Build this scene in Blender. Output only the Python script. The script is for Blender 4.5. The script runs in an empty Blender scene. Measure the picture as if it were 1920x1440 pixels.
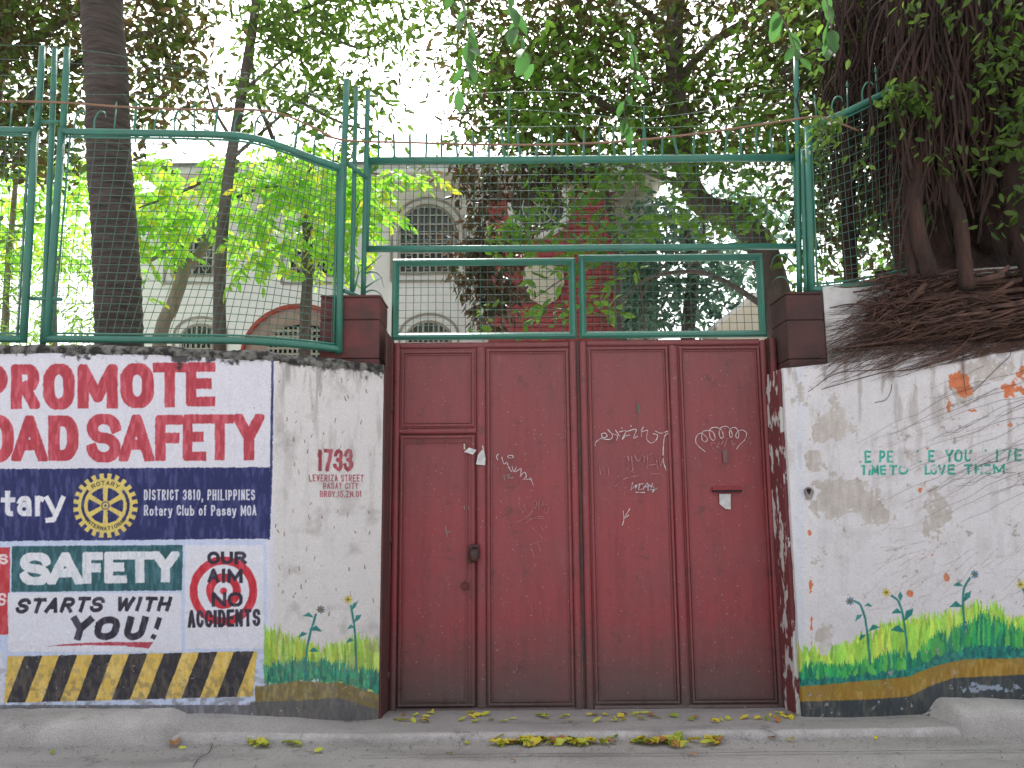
import bpy, math, random
import numpy as np
from mathutils import Matrix, Vector
random.seed(7); rng = np.random.default_rng(7)
R = math.radians
sc = bpy.context.scene
col = sc.collection
# ------------------------------------------------------------------ camera, world, sun, exposure
FPX = 1493.0; EYE = 1.5; PITCH = 8.2; ROLL = -0.45
cam_d = bpy.data.cameras.new('camera'); cam = bpy.data.objects.new('camera', cam_d); col.objects.link(cam)
cam_d.sensor_width = 36; cam_d.lens = FPX / 1920 * 36; cam_d.clip_start = 0.05; cam_d.clip_end = 2000
RM = Matrix.Rotation(R(90 + PITCH), 4, 'X') @ Matrix.Rotation(R(ROLL), 4, 'Z')
cam.matrix_world = Matrix.Translation((0, 0, EYE)) @ RM
sc.camera = cam
SUN_EL, SUN_AZ = 52.0, -8.0          # azimuth measured from +Y (beyond the house) towards +X
w = bpy.data.worlds.new('World'); sc.world = w; w.use_nodes = True
nt = w.node_tree; nt.nodes.clear()
sky = nt.nodes.new('ShaderNodeTexSky'); sky.sky_type = 'NISHITA'; sky.sun_disc = False
sky.sun_elevation = R(SUN_EL); sky.sun_rotation = R(SUN_AZ); sky.dust_density = 6.0; sky.air_density = 1.0; sky.ozone_density = 1.0
hs = nt.nodes.new('ShaderNodeHueSaturation'); hs.inputs['Saturation'].default_value = 0.12
bg = nt.nodes.new('ShaderNodeBackground'); bg.inputs['Strength'].default_value = 0.15
ow = nt.nodes.new('ShaderNodeOutputWorld')
nt.links.new(sky.outputs[0], hs.inputs['Color']); nt.links.new(hs.outputs[0], bg.inputs[0]); nt.links.new(bg.outputs[0], ow.inputs[0])
sl = bpy.data.lights.new('sun', 'SUN'); sl.energy = 2.0; sl.angle = R(12); sl.color = (1, 0.96, 0.9)
so = bpy.data.objects.new('sun', sl); col.objects.link(so)
sdir = Vector((math.sin(R(SUN_AZ)) * math.cos(R(SUN_EL)), math.cos(R(SUN_AZ)) * math.cos(R(SUN_EL)), math.sin(R(SUN_EL))))
so.rotation_euler = sdir.to_track_quat('Z', 'Y').to_euler(); so.location = (0, 0, 12)
sc.view_settings.view_transform = 'Standard'; sc.view_settings.look = 'None'
sc.view_settings.exposure = 1.42; sc.view_settings.gamma = 1.0; sc.view_settings.use_curve_mapping = False
sc.render.engine = 'CYCLES'
sc.cycles.max_bounces = 8; sc.cycles.transparent_max_bounces = 8
# ------------------------------------------------------------------ measuring: photo pixel -> place at depth Y, and back
RN = np.array(RM.to_3x3())
def W(px, py, Y):
    px = np.asarray(px, float); py = np.asarray(py, float)
    d = np.stack([(px - 960) / FPX, (720 - py) / FPX, -np.ones_like(px * 1.0 + py * 0)], -1) if px.shape == py.shape else None
    if d is None:
        px, py = np.broadcast_arrays(px, py); d = np.stack([(px - 960) / FPX, (720 - py) / FPX, -np.ones(px.shape)], -1)
    d = d @ RN.T
    t = np.asarray(Y, float) / d[..., 1]
    p = d * t[..., None]; p[..., 2] += EYE
    return p
def G(px, py, z):                     # where the ray of a pixel meets height z
    d = np.array([(px - 960) / FPX, (720 - py) / FPX, -1.0]) @ RN.T
    t = (z - EYE) / d[2]; p = d * t; p[2] += EYE
    return p
def proj(P):
    q = (P - np.array([0, 0, EYE])) @ RN
    return 960 + FPX * q[..., 0] / -q[..., 2], 720 - FPX * q[..., 1] / -q[..., 2]
def XP(px, Y, py=937): return float(W(px, py, Y)[0])
def ZP(py, Y, px=1090): return float(W(px, py, Y)[2])
# ------------------------------------------------------------------ object helpers
ROOT = {}
def tag(o, label=None, cat=None, group=None, kind=None):
    if label: o['label'] = label
    if cat: o['category'] = cat
    if group: o['group'] = group
    if kind: o['kind'] = kind
    return o
def thing(name, loc, label, cat, group=None):
    o = bpy.data.objects.new(name, None); o.empty_display_size = 0.1; col.objects.link(o); o.location = tuple(float(v) for v in loc)
    ROOT[o] = np.array(loc, float); return tag(o, label, cat, group)
def origin_of(o): return ROOT.get(o, np.zeros(3))
def link_mesh(name, me, parent=None, loc=None):
    o = bpy.data.objects.new(name, me); col.objects.link(o)
    if parent is not None:
        o.parent = parent; ROOT[o] = origin_of(parent)
        if loc is not None: o.location = tuple(np.array(loc, float) - origin_of(parent))
    elif loc is not None: o.location = tuple(float(v) for v in loc)
    return o
class MB:
    def __init__(s): s.v = []; s.f = []; s.n = 0
    def add(s, v, f):
        b = s.n; s.v.extend([tuple(map(float, p)) for p in v]); s.n += len(v); s.f.extend([tuple(b + i for i in q) for q in f]); return s
    def box(s, lo, hi):
        x0, y0, z0 = lo; x1, y1, z1 = hi
        return s.add([(x0,y0,z0),(x1,y0,z0),(x1,y1,z0),(x0,y1,z0),(x0,y0,z1),(x1,y0,z1),(x1,y1,z1),(x0,y1,z1)],
                     [(0,3,2,1),(4,5,6,7),(0,1,5,4),(1,2,6,5),(2,3,7,6),(3,0,4,7)])
    def tube(s, pts, r, n=8, cap=True):
        P = np.array(pts, float); m = len(P)
        rr = np.broadcast_to(np.array(r, float), (m,)) if np.ndim(r) == 0 else np.array(r, float)
        T = np.gradient(P, axis=0); T /= np.linalg.norm(T, axis=1)[:, None] + 1e-12
        a = np.array([0, 0, 1.0]) if abs(T[0][2]) < .9 else np.array([0, 1.0, 0])
        u = np.cross(T[0], a); u /= np.linalg.norm(u)
        vs = []
        for i in range(m):
            u = u - T[i] * np.dot(u, T[i]); u /= np.linalg.norm(u) + 1e-12
            v = np.cross(T[i], u)
            for k in range(n):
                an = 2 * math.pi * k / n
                vs.append(P[i] + rr[i] * (math.cos(an) * u + math.sin(an) * v))
        fs = [(i*n+k, i*n+(k+1) % n, (i+1)*n+(k+1) % n, (i+1)*n+k) for i in range(m-1) for k in range(n)]
        if cap: fs += [tuple(range(n-1, -1, -1)), tuple((m-1)*n+k for k in range(n))]
        return s.add(vs, fs)
    def prism(s, poly, y0, y1):       # polygon in XZ extruded along Y (y0 is the front)
        n = len(poly)
        vs = [(x, y0, z) for x, z in poly] + [(x, y1, z) for x, z in poly]
        fs = [tuple(range(n)), tuple(range(2*n-1, n-1, -1))] + [(i, n+i, n+(i+1) % n, (i+1) % n) for i in range(n)]
        return s.add(vs, fs)
    def ribbon(s, pts, wd, off=(0, 0, 0)):  # flat ribbon lying in an XZ plane
        P = np.array(pts, float) + np.array(off); m = len(P)
        T = np.gradient(P, axis=0); T[:, 1] = 0; T /= np.linalg.norm(T, axis=1)[:, None] + 1e-9
        N = np.stack([-T[:, 2], np.zeros(m), T[:, 0]], 1)
        ww = np.broadcast_to(wd, (m,))[:, None]
        vs = []
        for i in range(m): vs += [P[i] + N[i]*ww[i]/2, P[i] - N[i]*ww[i]/2]
        return s.add(vs, [(2*i, 2*i+1, 2*i+3, 2*i+2) for i in range(m-1)])
    def build(s, name, m, parent=None, smooth=False, kind=None):
        V = np.array(s.v, float)
        if parent is not None: V = V - origin_of(parent)
        me = bpy.data.meshes.new(name); me.from_pydata(V.tolist(), [], s.f); me.materials.append(m)
        if smooth: me.shade_smooth()
        o = link_mesh(name, me, parent)
        if kind: o['kind'] = kind
        return o
def np_mesh(name, V, F, m, parent=None, smooth=False, colors=None, kind=None):   # F: (n,k) index array
    if parent is not None: V = V - origin_of(parent)
    k = F.shape[1]; me = bpy.data.meshes.new(name)
    me.vertices.add(len(V)); me.vertices.foreach_set('co', V.astype(np.float32).ravel())
    me.loops.add(F.size); me.loops.foreach_set('vertex_index', F.astype(np.int32).ravel())
    me.polygons.add(len(F)); me.polygons.foreach_set('loop_start', np.arange(0, F.size, k, dtype=np.int32))
    if smooth: me.polygons.foreach_set('use_smooth', np.ones(len(F), bool))
    me.update(calc_edges=True)
    if colors is not None:
        a = me.color_attributes.new('Col', 'FLOAT_COLOR', 'POINT')
        a.data.foreach_set('color', np.concatenate([colors, np.ones((len(V), 1))], 1).astype(np.float32).ravel())
    me.materials.append(m); o = link_mesh(name, me, parent)
    if kind: o['kind'] = kind
    return o
def smoothpath(pts, n=8):             # Catmull-Rom through the points
    P = np.array(pts, float); Q = np.vstack([2*P[0]-P[1], P, 2*P[-1]-P[-2]]); out = []
    for i in range(1, len(Q)-2):
        for t in np.linspace(0, 1, n, endpoint=False):
            a, b, c, d = Q[i-1], Q[i], Q[i+1], Q[i+2]
            out.append(.5*((2*b)+(-a+c)*t+(2*a-5*b+4*c-d)*t*t+(-a+3*b-3*c+d)*t**3))
    out.append(P[-1]); return np.array(out)
# ------------------------------------------------------------------ materials
def s2l(c):
    c = np.asarray(c, float) / 255.0
    return np.where(c <= .04045, c / 12.92, ((c + .055) / 1.055) ** 2.4)
def new_mat(name):
    m = bpy.data.materials.new(name); m.use_nodes = True; n = m.node_tree
    return m, n, n.nodes['Principled BSDF'], n.nodes['Material Output']
def rgba(c): return (float(c[0]), float(c[1]), float(c[2]), 1)
def noise(n, scale, detail=4, vec=None, rough=.6, stretch=None):
    tx = n.nodes.new('ShaderNodeTexNoise'); tx.inputs['Scale'].default_value = scale; tx.inputs['Detail'].default_value = detail; tx.inputs['Roughness'].default_value = rough
    tc = n.nodes.new('ShaderNodeTexCoord'); mp = n.nodes.new('ShaderNodeMapping')
    if stretch: mp.inputs['Scale'].default_value = stretch
    n.links.new(tc.outputs['Object'], mp.inputs[0]); n.links.new(mp.outputs[0], tx.inputs['Vector']); return tx.outputs['Fac']
def ramp(n, fac, stops):
    r = n.nodes.new('ShaderNodeValToRGB'); e = r.color_ramp.elements
    while len(e) < len(stops): e.new(.5)
    for i, (p, c) in enumerate(stops):
        e[i].position = p; e[i].color = rgba(c) if np.ndim(c) else (c, c, c, 1)
    n.links.new(fac, r.inputs[0]); return r.outputs[0]
def mixc(n, fac, a, b, mode='MIX'):
    x = n.nodes.new('ShaderNodeMix'); x.data_type = 'RGBA'; x.blend_type = mode
    for sock, val in ((x.inputs[0], fac), (x.inputs[6], a), (x.inputs[7], b)):
        if hasattr(val, 'is_linked'): n.links.new(val, sock)
        elif np.ndim(val): sock.default_value = rgba(val)
        else: sock.default_value = val
    return x.outputs[2]
def bump(n, b, fac, strength=.3, dist=.005):
    u = n.nodes.new('ShaderNodeBump'); u.inputs['Strength'].default_value = strength; u.inputs['Distance'].default_value = dist
    n.links.new(fac, u.inputs['Height']); n.links.new(u.outputs[0], b.inputs['Normal'])
def simple(name, c, c2=None, scale=8, rough=.7, bs=.3, bscale=40, metal=0, lo=.35, hi=.65, bd=.004, stretch=None):
    m, n, b, o = new_mat(name); b.inputs['Roughness'].default_value = rough; b.inputs['Metallic'].default_value = metal
    if c2 is None: c2 = np.array(c) * .75
    n.links.new(ramp(n, noise(n, scale, 6, stretch=stretch), [(lo, c), (hi, c2)]), b.inputs['Base Color'])
    bump(n, b, noise(n, bscale, 5, stretch=stretch), bs, bd); return m
def zmask(n, z0, z1, wob=.1, ns=5):    # 1 below z0 fading to 0 above z1 (dirt splash height, world Z)
    g = n.nodes.new('ShaderNodeNewGeometry'); sp = n.nodes.new('ShaderNodeSeparateXYZ'); n.links.new(g.outputs['Position'], sp.inputs[0])
    ad = n.nodes.new('ShaderNodeMath'); ad.operation = 'MULTIPLY_ADD'; ad.inputs[1].default_value = wob
    n.links.new(noise(n, ns, 5), ad.inputs[0]); n.links.new(sp.outputs['Z'], ad.inputs[2])
    mr = n.nodes.new('ShaderNodeMapRange'); mr.inputs['From Min'].default_value = z0; mr.inputs['From Max'].default_value = z1
    mr.inputs['To Min'].default_value = 1; mr.inputs['To Max'].default_value = 0; n.links.new(ad.outputs[0], mr.inputs[0]); return mr.outputs[0]
def attr_mat(name, bs=.5):
    m, n, b, o = new_mat(name); a = n.nodes.new('ShaderNodeAttribute'); a.attribute_name = 'Col'
    v = ramp(n, noise(n, 90, 5), [(.3, .86), (.7, 1.06)])
    n.links.new(mixc(n, 1.0, a.outputs['Color'], v, 'MULTIPLY'), b.inputs['Base Color']); b.inputs['Roughness'].default_value = .75
    bump(n, b, noise(n, 120, 6), bs, .004); return m
M_WALL = attr_mat('painted_plaster')
def red_gate():
    m, n, b, o = new_mat('oxide_red_gate_paint')
    base = ramp(n, noise(n, 1.6, 5), [(.3, (.25, .054, .062)), (.7, (.31, .045, .055))])
    st = ramp(n, noise(n, 3, 6, stretch=(4, 1, .5)), [(.45, 1.0), (.8, .72)])
    c = mixc(n, 1.0, base, st, 'MULTIPLY')
    c = mixc(n, ramp(n, noise(n, 2.3, 8, rough=.7), [(.5, 0.0), (.75, .35)]), c, (.17, .07, .065))
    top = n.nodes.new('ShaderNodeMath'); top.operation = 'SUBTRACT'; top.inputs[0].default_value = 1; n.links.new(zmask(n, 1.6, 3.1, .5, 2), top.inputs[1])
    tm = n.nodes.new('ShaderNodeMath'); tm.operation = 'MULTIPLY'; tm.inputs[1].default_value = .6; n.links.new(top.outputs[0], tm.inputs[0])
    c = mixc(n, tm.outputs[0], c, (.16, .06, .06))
    dm = n.nodes.new('ShaderNodeMath'); dm.operation = 'MULTIPLY'; dm.inputs[1].default_value = 1.0; n.links.new(zmask(n, .22, .8, .35, 3), dm.inputs[0])
    c = mixc(n, dm.outputs[0], c, (.115, .078, .075))
    c = mixc(n, ramp(n, noise(n, 60, 3), [(.675, 0.0), (.70, 1.0)]), c, (.36, .29, .29))
    c = mixc(n, ramp(n, noise(n, 9, 9, rough=.75), [(.56, 0.0), (.68, .7)]), c, (.075, .035, .03))
    c = mixc(n, ramp(n, noise(n, 34, 6, rough=.8), [(.66, 0.0), (.71, .8)]), c, (.10, .05, .045))
    c = mixc(n, ramp(n, noise(n, 5, 9, rough=.8, stretch=(3, 1, 1)), [(.56, 0.0), (.75, .35)]), c, (.38, .2, .2))
    n.links.new(c, b.inputs['Base Color']); b.inputs['Roughness'].default_value = .5
    bump(n, b, noise(n, 7, 7, rough=.6), .4, .012); return m
M_RED = red_gate()
M_REDD = simple('worn_maroon_frame_paint', (.19, .04, .045), (.10, .045, .04), 7, .5, .3, 50)
M_GREEN = simple('green_enamel_paint', (.042, .2, .145), (.05, .155, .12), 6, .35, .15, 60, lo=.4, hi=.7)
M_WIRE = simple('green_wire_paint', (.035, .15, .11), (.06, .1, .085), 20, .5, .1, 60)
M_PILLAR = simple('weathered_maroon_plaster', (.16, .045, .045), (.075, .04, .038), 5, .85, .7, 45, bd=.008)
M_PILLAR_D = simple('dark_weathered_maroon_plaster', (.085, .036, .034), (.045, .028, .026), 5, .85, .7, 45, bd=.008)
M_JAMB = simple('peeling_maroon_over_white', (.17, .04, .045), (.6, .6, .58), 9, .8, .5, 40, lo=.53, hi=.55, stretch=(1, 1, .5))
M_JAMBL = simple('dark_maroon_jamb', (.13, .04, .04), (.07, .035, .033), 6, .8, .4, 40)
def concrete(name, a, b2, c3, sc1=1.2):
    m, n, b, o = new_mat(name)
    c = ramp(n, noise(n, sc1, 8, rough=.7), [(.3, a), (.7, b2)])
    c = mixc(n, ramp(n, noise(n, .9, 6, stretch=(1, 3.5, 1)), [(.5, 0.0), (.68, .75)]), c, c3)
    c = mixc(n, 1.0, c, ramp(n, noise(n, 150, 4), [(.35, .72), (.65, 1.15)]), 'MULTIPLY')
    n.links.new(c, b.inputs['Base Color']); b.inputs['Roughness'].default_value = .85
    c = mixc(n, ramp(n, noise(n, 3.5, 9, rough=.75), [(.58, 0.0), (.66, .7)]), c, (.11, .105, .10))
    n.links.new(c, b.inputs['Base Color'])
    bump(n, b, noise(n, 60, 9, rough=.8), .9, .010); return m
M_ROAD = concrete('worn_concrete_road', (.47, .45, .44), (.37, .355, .345), (.25, .24, .23))
M_DRIVE = concrete('driveway_concrete', (.46, .44, .435), (.36, .345, .34), (.22, .21, .205), 2)
M_KERB = concrete('kerb_concrete', (.58, .555, .55), (.42, .40, .395), (.24, .23, .22), 4)
M_EDGE = concrete('worn_white_kerb_edge', (.62, .59, .59), (.4, .38, .38), (.2, .19, .19), 9)
M_COPE = simple('mossy_black_concrete', (.22, .215, .20), (.03, .03, .028), 14, .95, 1.0, 55, lo=.4, hi=.56, bd=.02)
M_YARD_BOUNCE = simple('pale_yard_bounce', (.6, .58, .55), (.5, .48, .45), 2, .95)  # unseen yard floor, made pale to bounce light onto the house
M_WHITEHOUSE = simple('white_house_paint', (.88, .88, .92), (.82, .82, .86), 2, .7, .1, 30)
M_BEIGE = simple('beige_soffit_paint', (.72, .67, .58), (.62, .57, .48), 3, .8)
M_ROOF = simple('grey_roof_sheet', (.25, .24, .23), (.15, .14, .13), 3, .7)
M_BRICK = simple('painted_red_brick', (.46, .09, .10), (.36, .07, .08), 6, .7, .4, 30)
M_MORTAR = simple('dark_red_mortar', (.24, .05, .055), (.16, .04, .045), 6, .9)
M_GLASS, _n, _b, _o = new_mat('dark_window_glass'); _b.inputs['Base Color'].default_value = (.06, .07, .075, 1); _b.inputs['Roughness'].default_value = .12
M_GROOVE = simple('grey_groove_moulding', (.42, .38, .34), (.3, .27, .25), 6, .8)  # grey outline tubes that draw the groove lines around the windows
M_GRILLE = simple('cream_window_grille', (.55, .54, .5), (.42, .41, .38), 5, .6)
M_REDRIM = simple('bright_red_rim_paint', (.55, .08, .06), (.42, .06, .05), 5, .6)
M_PINK = simple('pinkish_plaster', (.5, .38, .36), (.4, .28, .27), 4, .8)
M_DARK = simple('opening_shade_and_crack', (.02, .02, .02), (.01, .01, .01), 4, .9)  # near-black: shade of openings put into colour, also the road crack
M_IRON = simple('dark_rusty_iron', (.035, .025, .028), (.09, .04, .03), 20, .6, .5, 60)
M_RUST = simple('rusty_steel', (.16, .06, .04), (.07, .04, .035), 25, .8, .5, 60)
M_CHALK = simple('white_chalk_marks', (.72, .68, .7), (.36, .2, .22), 45, .9, .1, 50, lo=.42, hi=.68)
M_FAINT = simple('faint_chalk_marks', (.42, .22, .24), (.30, .09, .1), 40, .9, .1, 50, lo=.4, hi=.6)
M_PAPER = simple('dirty_white_paper', (.68, .68, .68), (.5, .5, .5), 30, .9, .2, 60)
M_TAPE = simple('yellowed_tape', (.55, .5, .38), (.45, .4, .3), 30, .6)
M_CABLE = simple('brown_cable_sheath', (.30, .17, .11), (.2, .12, .08), 8, .7)
M_BARK_PALM = simple('ringed_palm_bark', (.12, .095, .085), (.04, .032, .03), 4, .95, 1.0, 9, lo=.3, hi=.7, bd=.03, stretch=(1, 1, 7))
M_BARK = simple('grey_brown_bark', (.16, .125, .11), (.085, .065, .06), 7, .9, .8, 14, bd=.01, stretch=(1, 1, .4))
M_BARK_PALE = simple('pale_bark', (.34, .28, .22), (.2, .16, .13), 9, .9, .5, 20, stretch=(1, 1, .4))
M_BANYAN = simple('dark_fibrous_banyan_bark', (.065, .033, .025), (.016, .010, .008), 9, .95, 1.0, 25, bd=.02, stretch=(1, 1, .25))
M_ROOT = simple('wiry_brown_root', (.13, .068, .05), (.045, .026, .022), 12, .85, .6, 60)
def leafmat(name, cols, trans, tf=.45, rough=.45, spec=.4):
    m, n, b, o = new_mat(name); g = n.nodes.new('ShaderNodeNewGeometry')
    if len(cols) == 1: cols = [cols[0], tuple(v * .8 for v in cols[0])]
    stops = [(i / (len(cols) - 1), c) for i, c in enumerate(cols)]
    c = ramp(n, g.outputs['Random Per Island'], stops)
    n.links.new(c, b.inputs['Base Color']); b.inputs['Roughness'].default_value = rough; b.inputs['Specular IOR Level'].default_value = spec
    t = n.nodes.new('ShaderNodeBsdfTranslucent'); n.links.new(mixc(n, 1.0, c, trans, 'MULTIPLY'), t.inputs[0])
    mx = n.nodes.new('ShaderNodeMixShader'); mx.inputs[0].default_value = tf
    n.links.new(b.outputs[0], mx.inputs[1]); n.links.new(t.outputs[0], mx.inputs[2]); n.links.new(mx.outputs[0], o.inputs[0]); return m
L_LIME = leafmat('lime_green_leaf', [(.11, .32, .03), (.17, .42, .04), (.22, .46, .05), (.16, .38, .04), (.24, .44, .05), (.42, .40, .05)], (2.2, 2.0, 1.5), .62)
L_MID = leafmat('mid_green_leaf', [(.04, .08, .018), (.07, .13, .025), (.11, .18, .035), (.05, .07, .02)], (2, 2.1, 1.5), .5)
L_GREEN = leafmat('fresh_green_leaf', [(.05, .11, .015), (.08, .17, .02), (.12, .23, .03), (.06, .09, .02)], (1.9, 2.0, 1.5), .5)
L_DARK = leafmat('dark_olive_leaf', [(.03, .045, .015), (.05, .045, .022), (.07, .05, .028), (.045, .085, .02), (.06, .11, .025)], (2.1, 1.9, 1.3), .5)
L_BLUE = leafmat('blue_green_leaf', [(.045, .09, .06), (.08, .15, .10), (.14, .22, .17)], (1.5, 1.7, 1.5), .35)
L_BROWN = leafmat('dark_reddish_leaf', [(.05, .035, .022), (.07, .04, .025), (.045, .055, .02)], (1.6, 1.3, 1.0), .35, .35, .6)
L_FALL = [leafmat('yellow_green_fallen_leaf', [(.62, .66, .08)], (1, 1, 1), .2), leafmat('yellow_fallen_leaf', [(.8, .68, .08)], (1, 1, 1), .2),
          leafmat('orange_brown_fallen_leaf', [(.45, .22, .08)], (1, 1, 1), .1), leafmat('green_fallen_leaf', [(.32, .45, .06)], (1, 1, 1), .2)]
# ------------------------------------------------------------------ paint canvas (numbers only: sampled into the walls' colour attribute)
SS = 2
def vnoise(shape, cell, seed, stretch=(1, 1)):
    g = np.random.default_rng(seed); h, wd = shape
    cy, cx = cell * stretch[1], cell * stretch[0]
    gh, gw = int(h / cy) + 3, int(wd / cx) + 3
    L = g.random((gh, gw)); y = np.arange(h) / cy; x = np.arange(wd) / cx
    y0 = y.astype(int); x0 = x.astype(int); fy = y - y0; fx = x - x0
    fy = (fy*fy*(3-2*fy))[:, None]; fx = (fx*fx*(3-2*fx))[None]
    a = L[y0][:, x0]; b = L[y0][:, x0+1]; c = L[y0+1][:, x0]; d = L[y0+1][:, x0+1]
    return (a*(1-fx)+b*fx)*(1-fy)+(c*(1-fx)+d*fx)*fy
def fbm(shape, cell, seed, oct=4, stretch=(1, 1)):
    s = 0; a = 1; t = 0
    for i in range(oct):
        if cell / 2**i < 1: break
        s = s + a * vnoise(shape, cell / 2**i, seed + i * 17, stretch); t += a; a *= .55
    return s / t
def sstep(a, b, x): t = np.clip((x-a)/(b-a), 0, 1); return t*t*(3-2*t)
def arc(cx, cy, rx, ry, a0, a1, n=10):
    return [(cx+rx*math.cos(R(a)), cy+ry*math.sin(R(a))) for a in np.linspace(a0, a1, n)]
O_ = [arc(.5, .35, .5, .35, 180, 360) + arc(.5, .65, .5, .35, 0, 180) + [(0, .35)]]
GL = {
 'A': [[(0, 1), (.5, 0), (1, 1)], [(.2, .68), (.8, .68)]],
 'B': [[(0, 0), (0, 1)], [(0, 0), (.6, 0)]+arc(.62, .24, .34, .24, -90, 90)+[(0, .48)], [(.5, .48)]+arc(.62, .74, .38, .26, -90, 90)+[(0, 1)]],
 'C': [arc(.5, .33, .5, .33, -5, -180)+arc(.5, .67, .5, .33, 180, 5)],
 'D': [[(0, 0), (0, 1)], [(0, 0), (.4, 0)]+arc(.45, .4, .55, .4, -90, 0)+arc(.45, .6, .55, .4, 0, 90)+[(0, 1)]],
 'E': [[(1, 0), (0, 0), (0, 1), (1, 1)], [(0, .48), (.82, .48)]], 'F': [[(1, 0), (0, 0), (0, 1)], [(0, .5), (.8, .5)]],
 'G': [arc(.5, .33, .5, .33, -5, -180)+arc(.5, .67, .5, .33, 180, 0)+[(1, .55), (.6, .55)]],
 'H': [[(0, 0), (0, 1)], [(1, 0), (1, 1)], [(0, .5), (1, .5)]], 'I': [[(.5, 0), (.5, 1)]],
 'K': [[(0, 0), (0, 1)], [(1, 0), (0, .55), (1, 1)]], 'L': [[(0, 0), (0, 1), (1, 1)]],
 'M': [[(0, 1), (0, 0), (.5, .8), (1, 0), (1, 1)]], 'N': [[(0, 1), (0, 0), (1, 1), (1, 0)]], 'O': O_, '0': O_,
 'P': [[(0, 1), (0, 0), (.5, 0)]+arc(.6, .28, .4, .28, -90, 90)+[(0, .56)]],
 'R': [[(0, 1), (0, 0), (.5, 0)]+arc(.6, .26, .36, .26, -90, 90)+[(0, .52)], [(.45, .52), (1, 1)]],
 'S': [arc(.5, .25, .5, .25, -8, -270, 14)+arc(.5, .75, .5, .25, -90, 172, 14)],
 'T': [[(0, 0), (1, 0)], [(.5, 0), (.5, 1)]], 'U': [[(0, 0)]+arc(.5, .66, .5, .34, 180, 0)+[(1, 0)]], 'V': [[(0, 0), (.5, 1), (1, 0)]],
 'W': [[(0, 0), (.25, 1), (.5, .1), (.75, 1), (1, 0)]], 'Y': [[(0, 0), (.5, .52), (1, 0)], [(.5, .52), (.5, 1)]], 'Z': [[(0, 0), (1, 0), (0, 1), (1, 1)]],
 '1': [[(.1, .22), (.55, 0), (.55, 1)]], '3': [arc(.45, .26, .5, .26, -170, 80)+arc(.45, .74, .55, .26, -90, 170)],
 '5': [[(1, 0), (.1, 0), (.05, .45)]+arc(.45, .7, .52, .3, -90, 160)], '7': [[(0, 0), (1, 0), (.35, 1)]],
 '8': [arc(.5, .25, .42, .25, 90, 450, 16), arc(.5, .75, .5, .25, -90, 270, 16)], ',': [[(.4, .95), (.2, 1.2)]], '.': [[(.5, .97), (.5, 1)]],
 '!': [[(.6, 0), (.5, .42)], [(.4, .99), (.39, 1)]],
 'a': [arc(.5, .52, .45, .17, -170, 0)+[(.95, 1)], arc(.48, .8, .45, .2, 0, -360, 14)], 'b': [[(.05, 0), (.05, 1)], arc(.5, .68, .45, .32, 0, 360, 16)],
 'f': [[(.9, .02)]+arc(.62, .2, .28, .2, -90, -180)+[(.34, 1)], [(.05, .38), (.85, .38)]], 'l': [[(.5, 0), (.5, 1)]],
 'o': [arc(.5, .68, .48, .32, 0, 360, 16)], 'r': [[(.1, .35), (.1, 1)], arc(.6, .62, .5, .26, 180, 290)],
 's': [arc(.5, .51, .42, .15, -10, -260)+arc(.5, .83, .46, .17, -80, 170)], 't': [[(.42, .08), (.42, .85)]+arc(.68, .85, .25, .15, 180, 80), [(.02, .38), (.95, .38)]],
 'u': [[(.05, .35)]+arc(.5, .72, .45, .28, 180, 0)+[(.95, .35)], [(.95, .35), (.95, 1)]], 'y': [[(.0, .36), (.5, 1)], [(1, .36), (.42, 1.25), (.05, 1.27)]],
}
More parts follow.
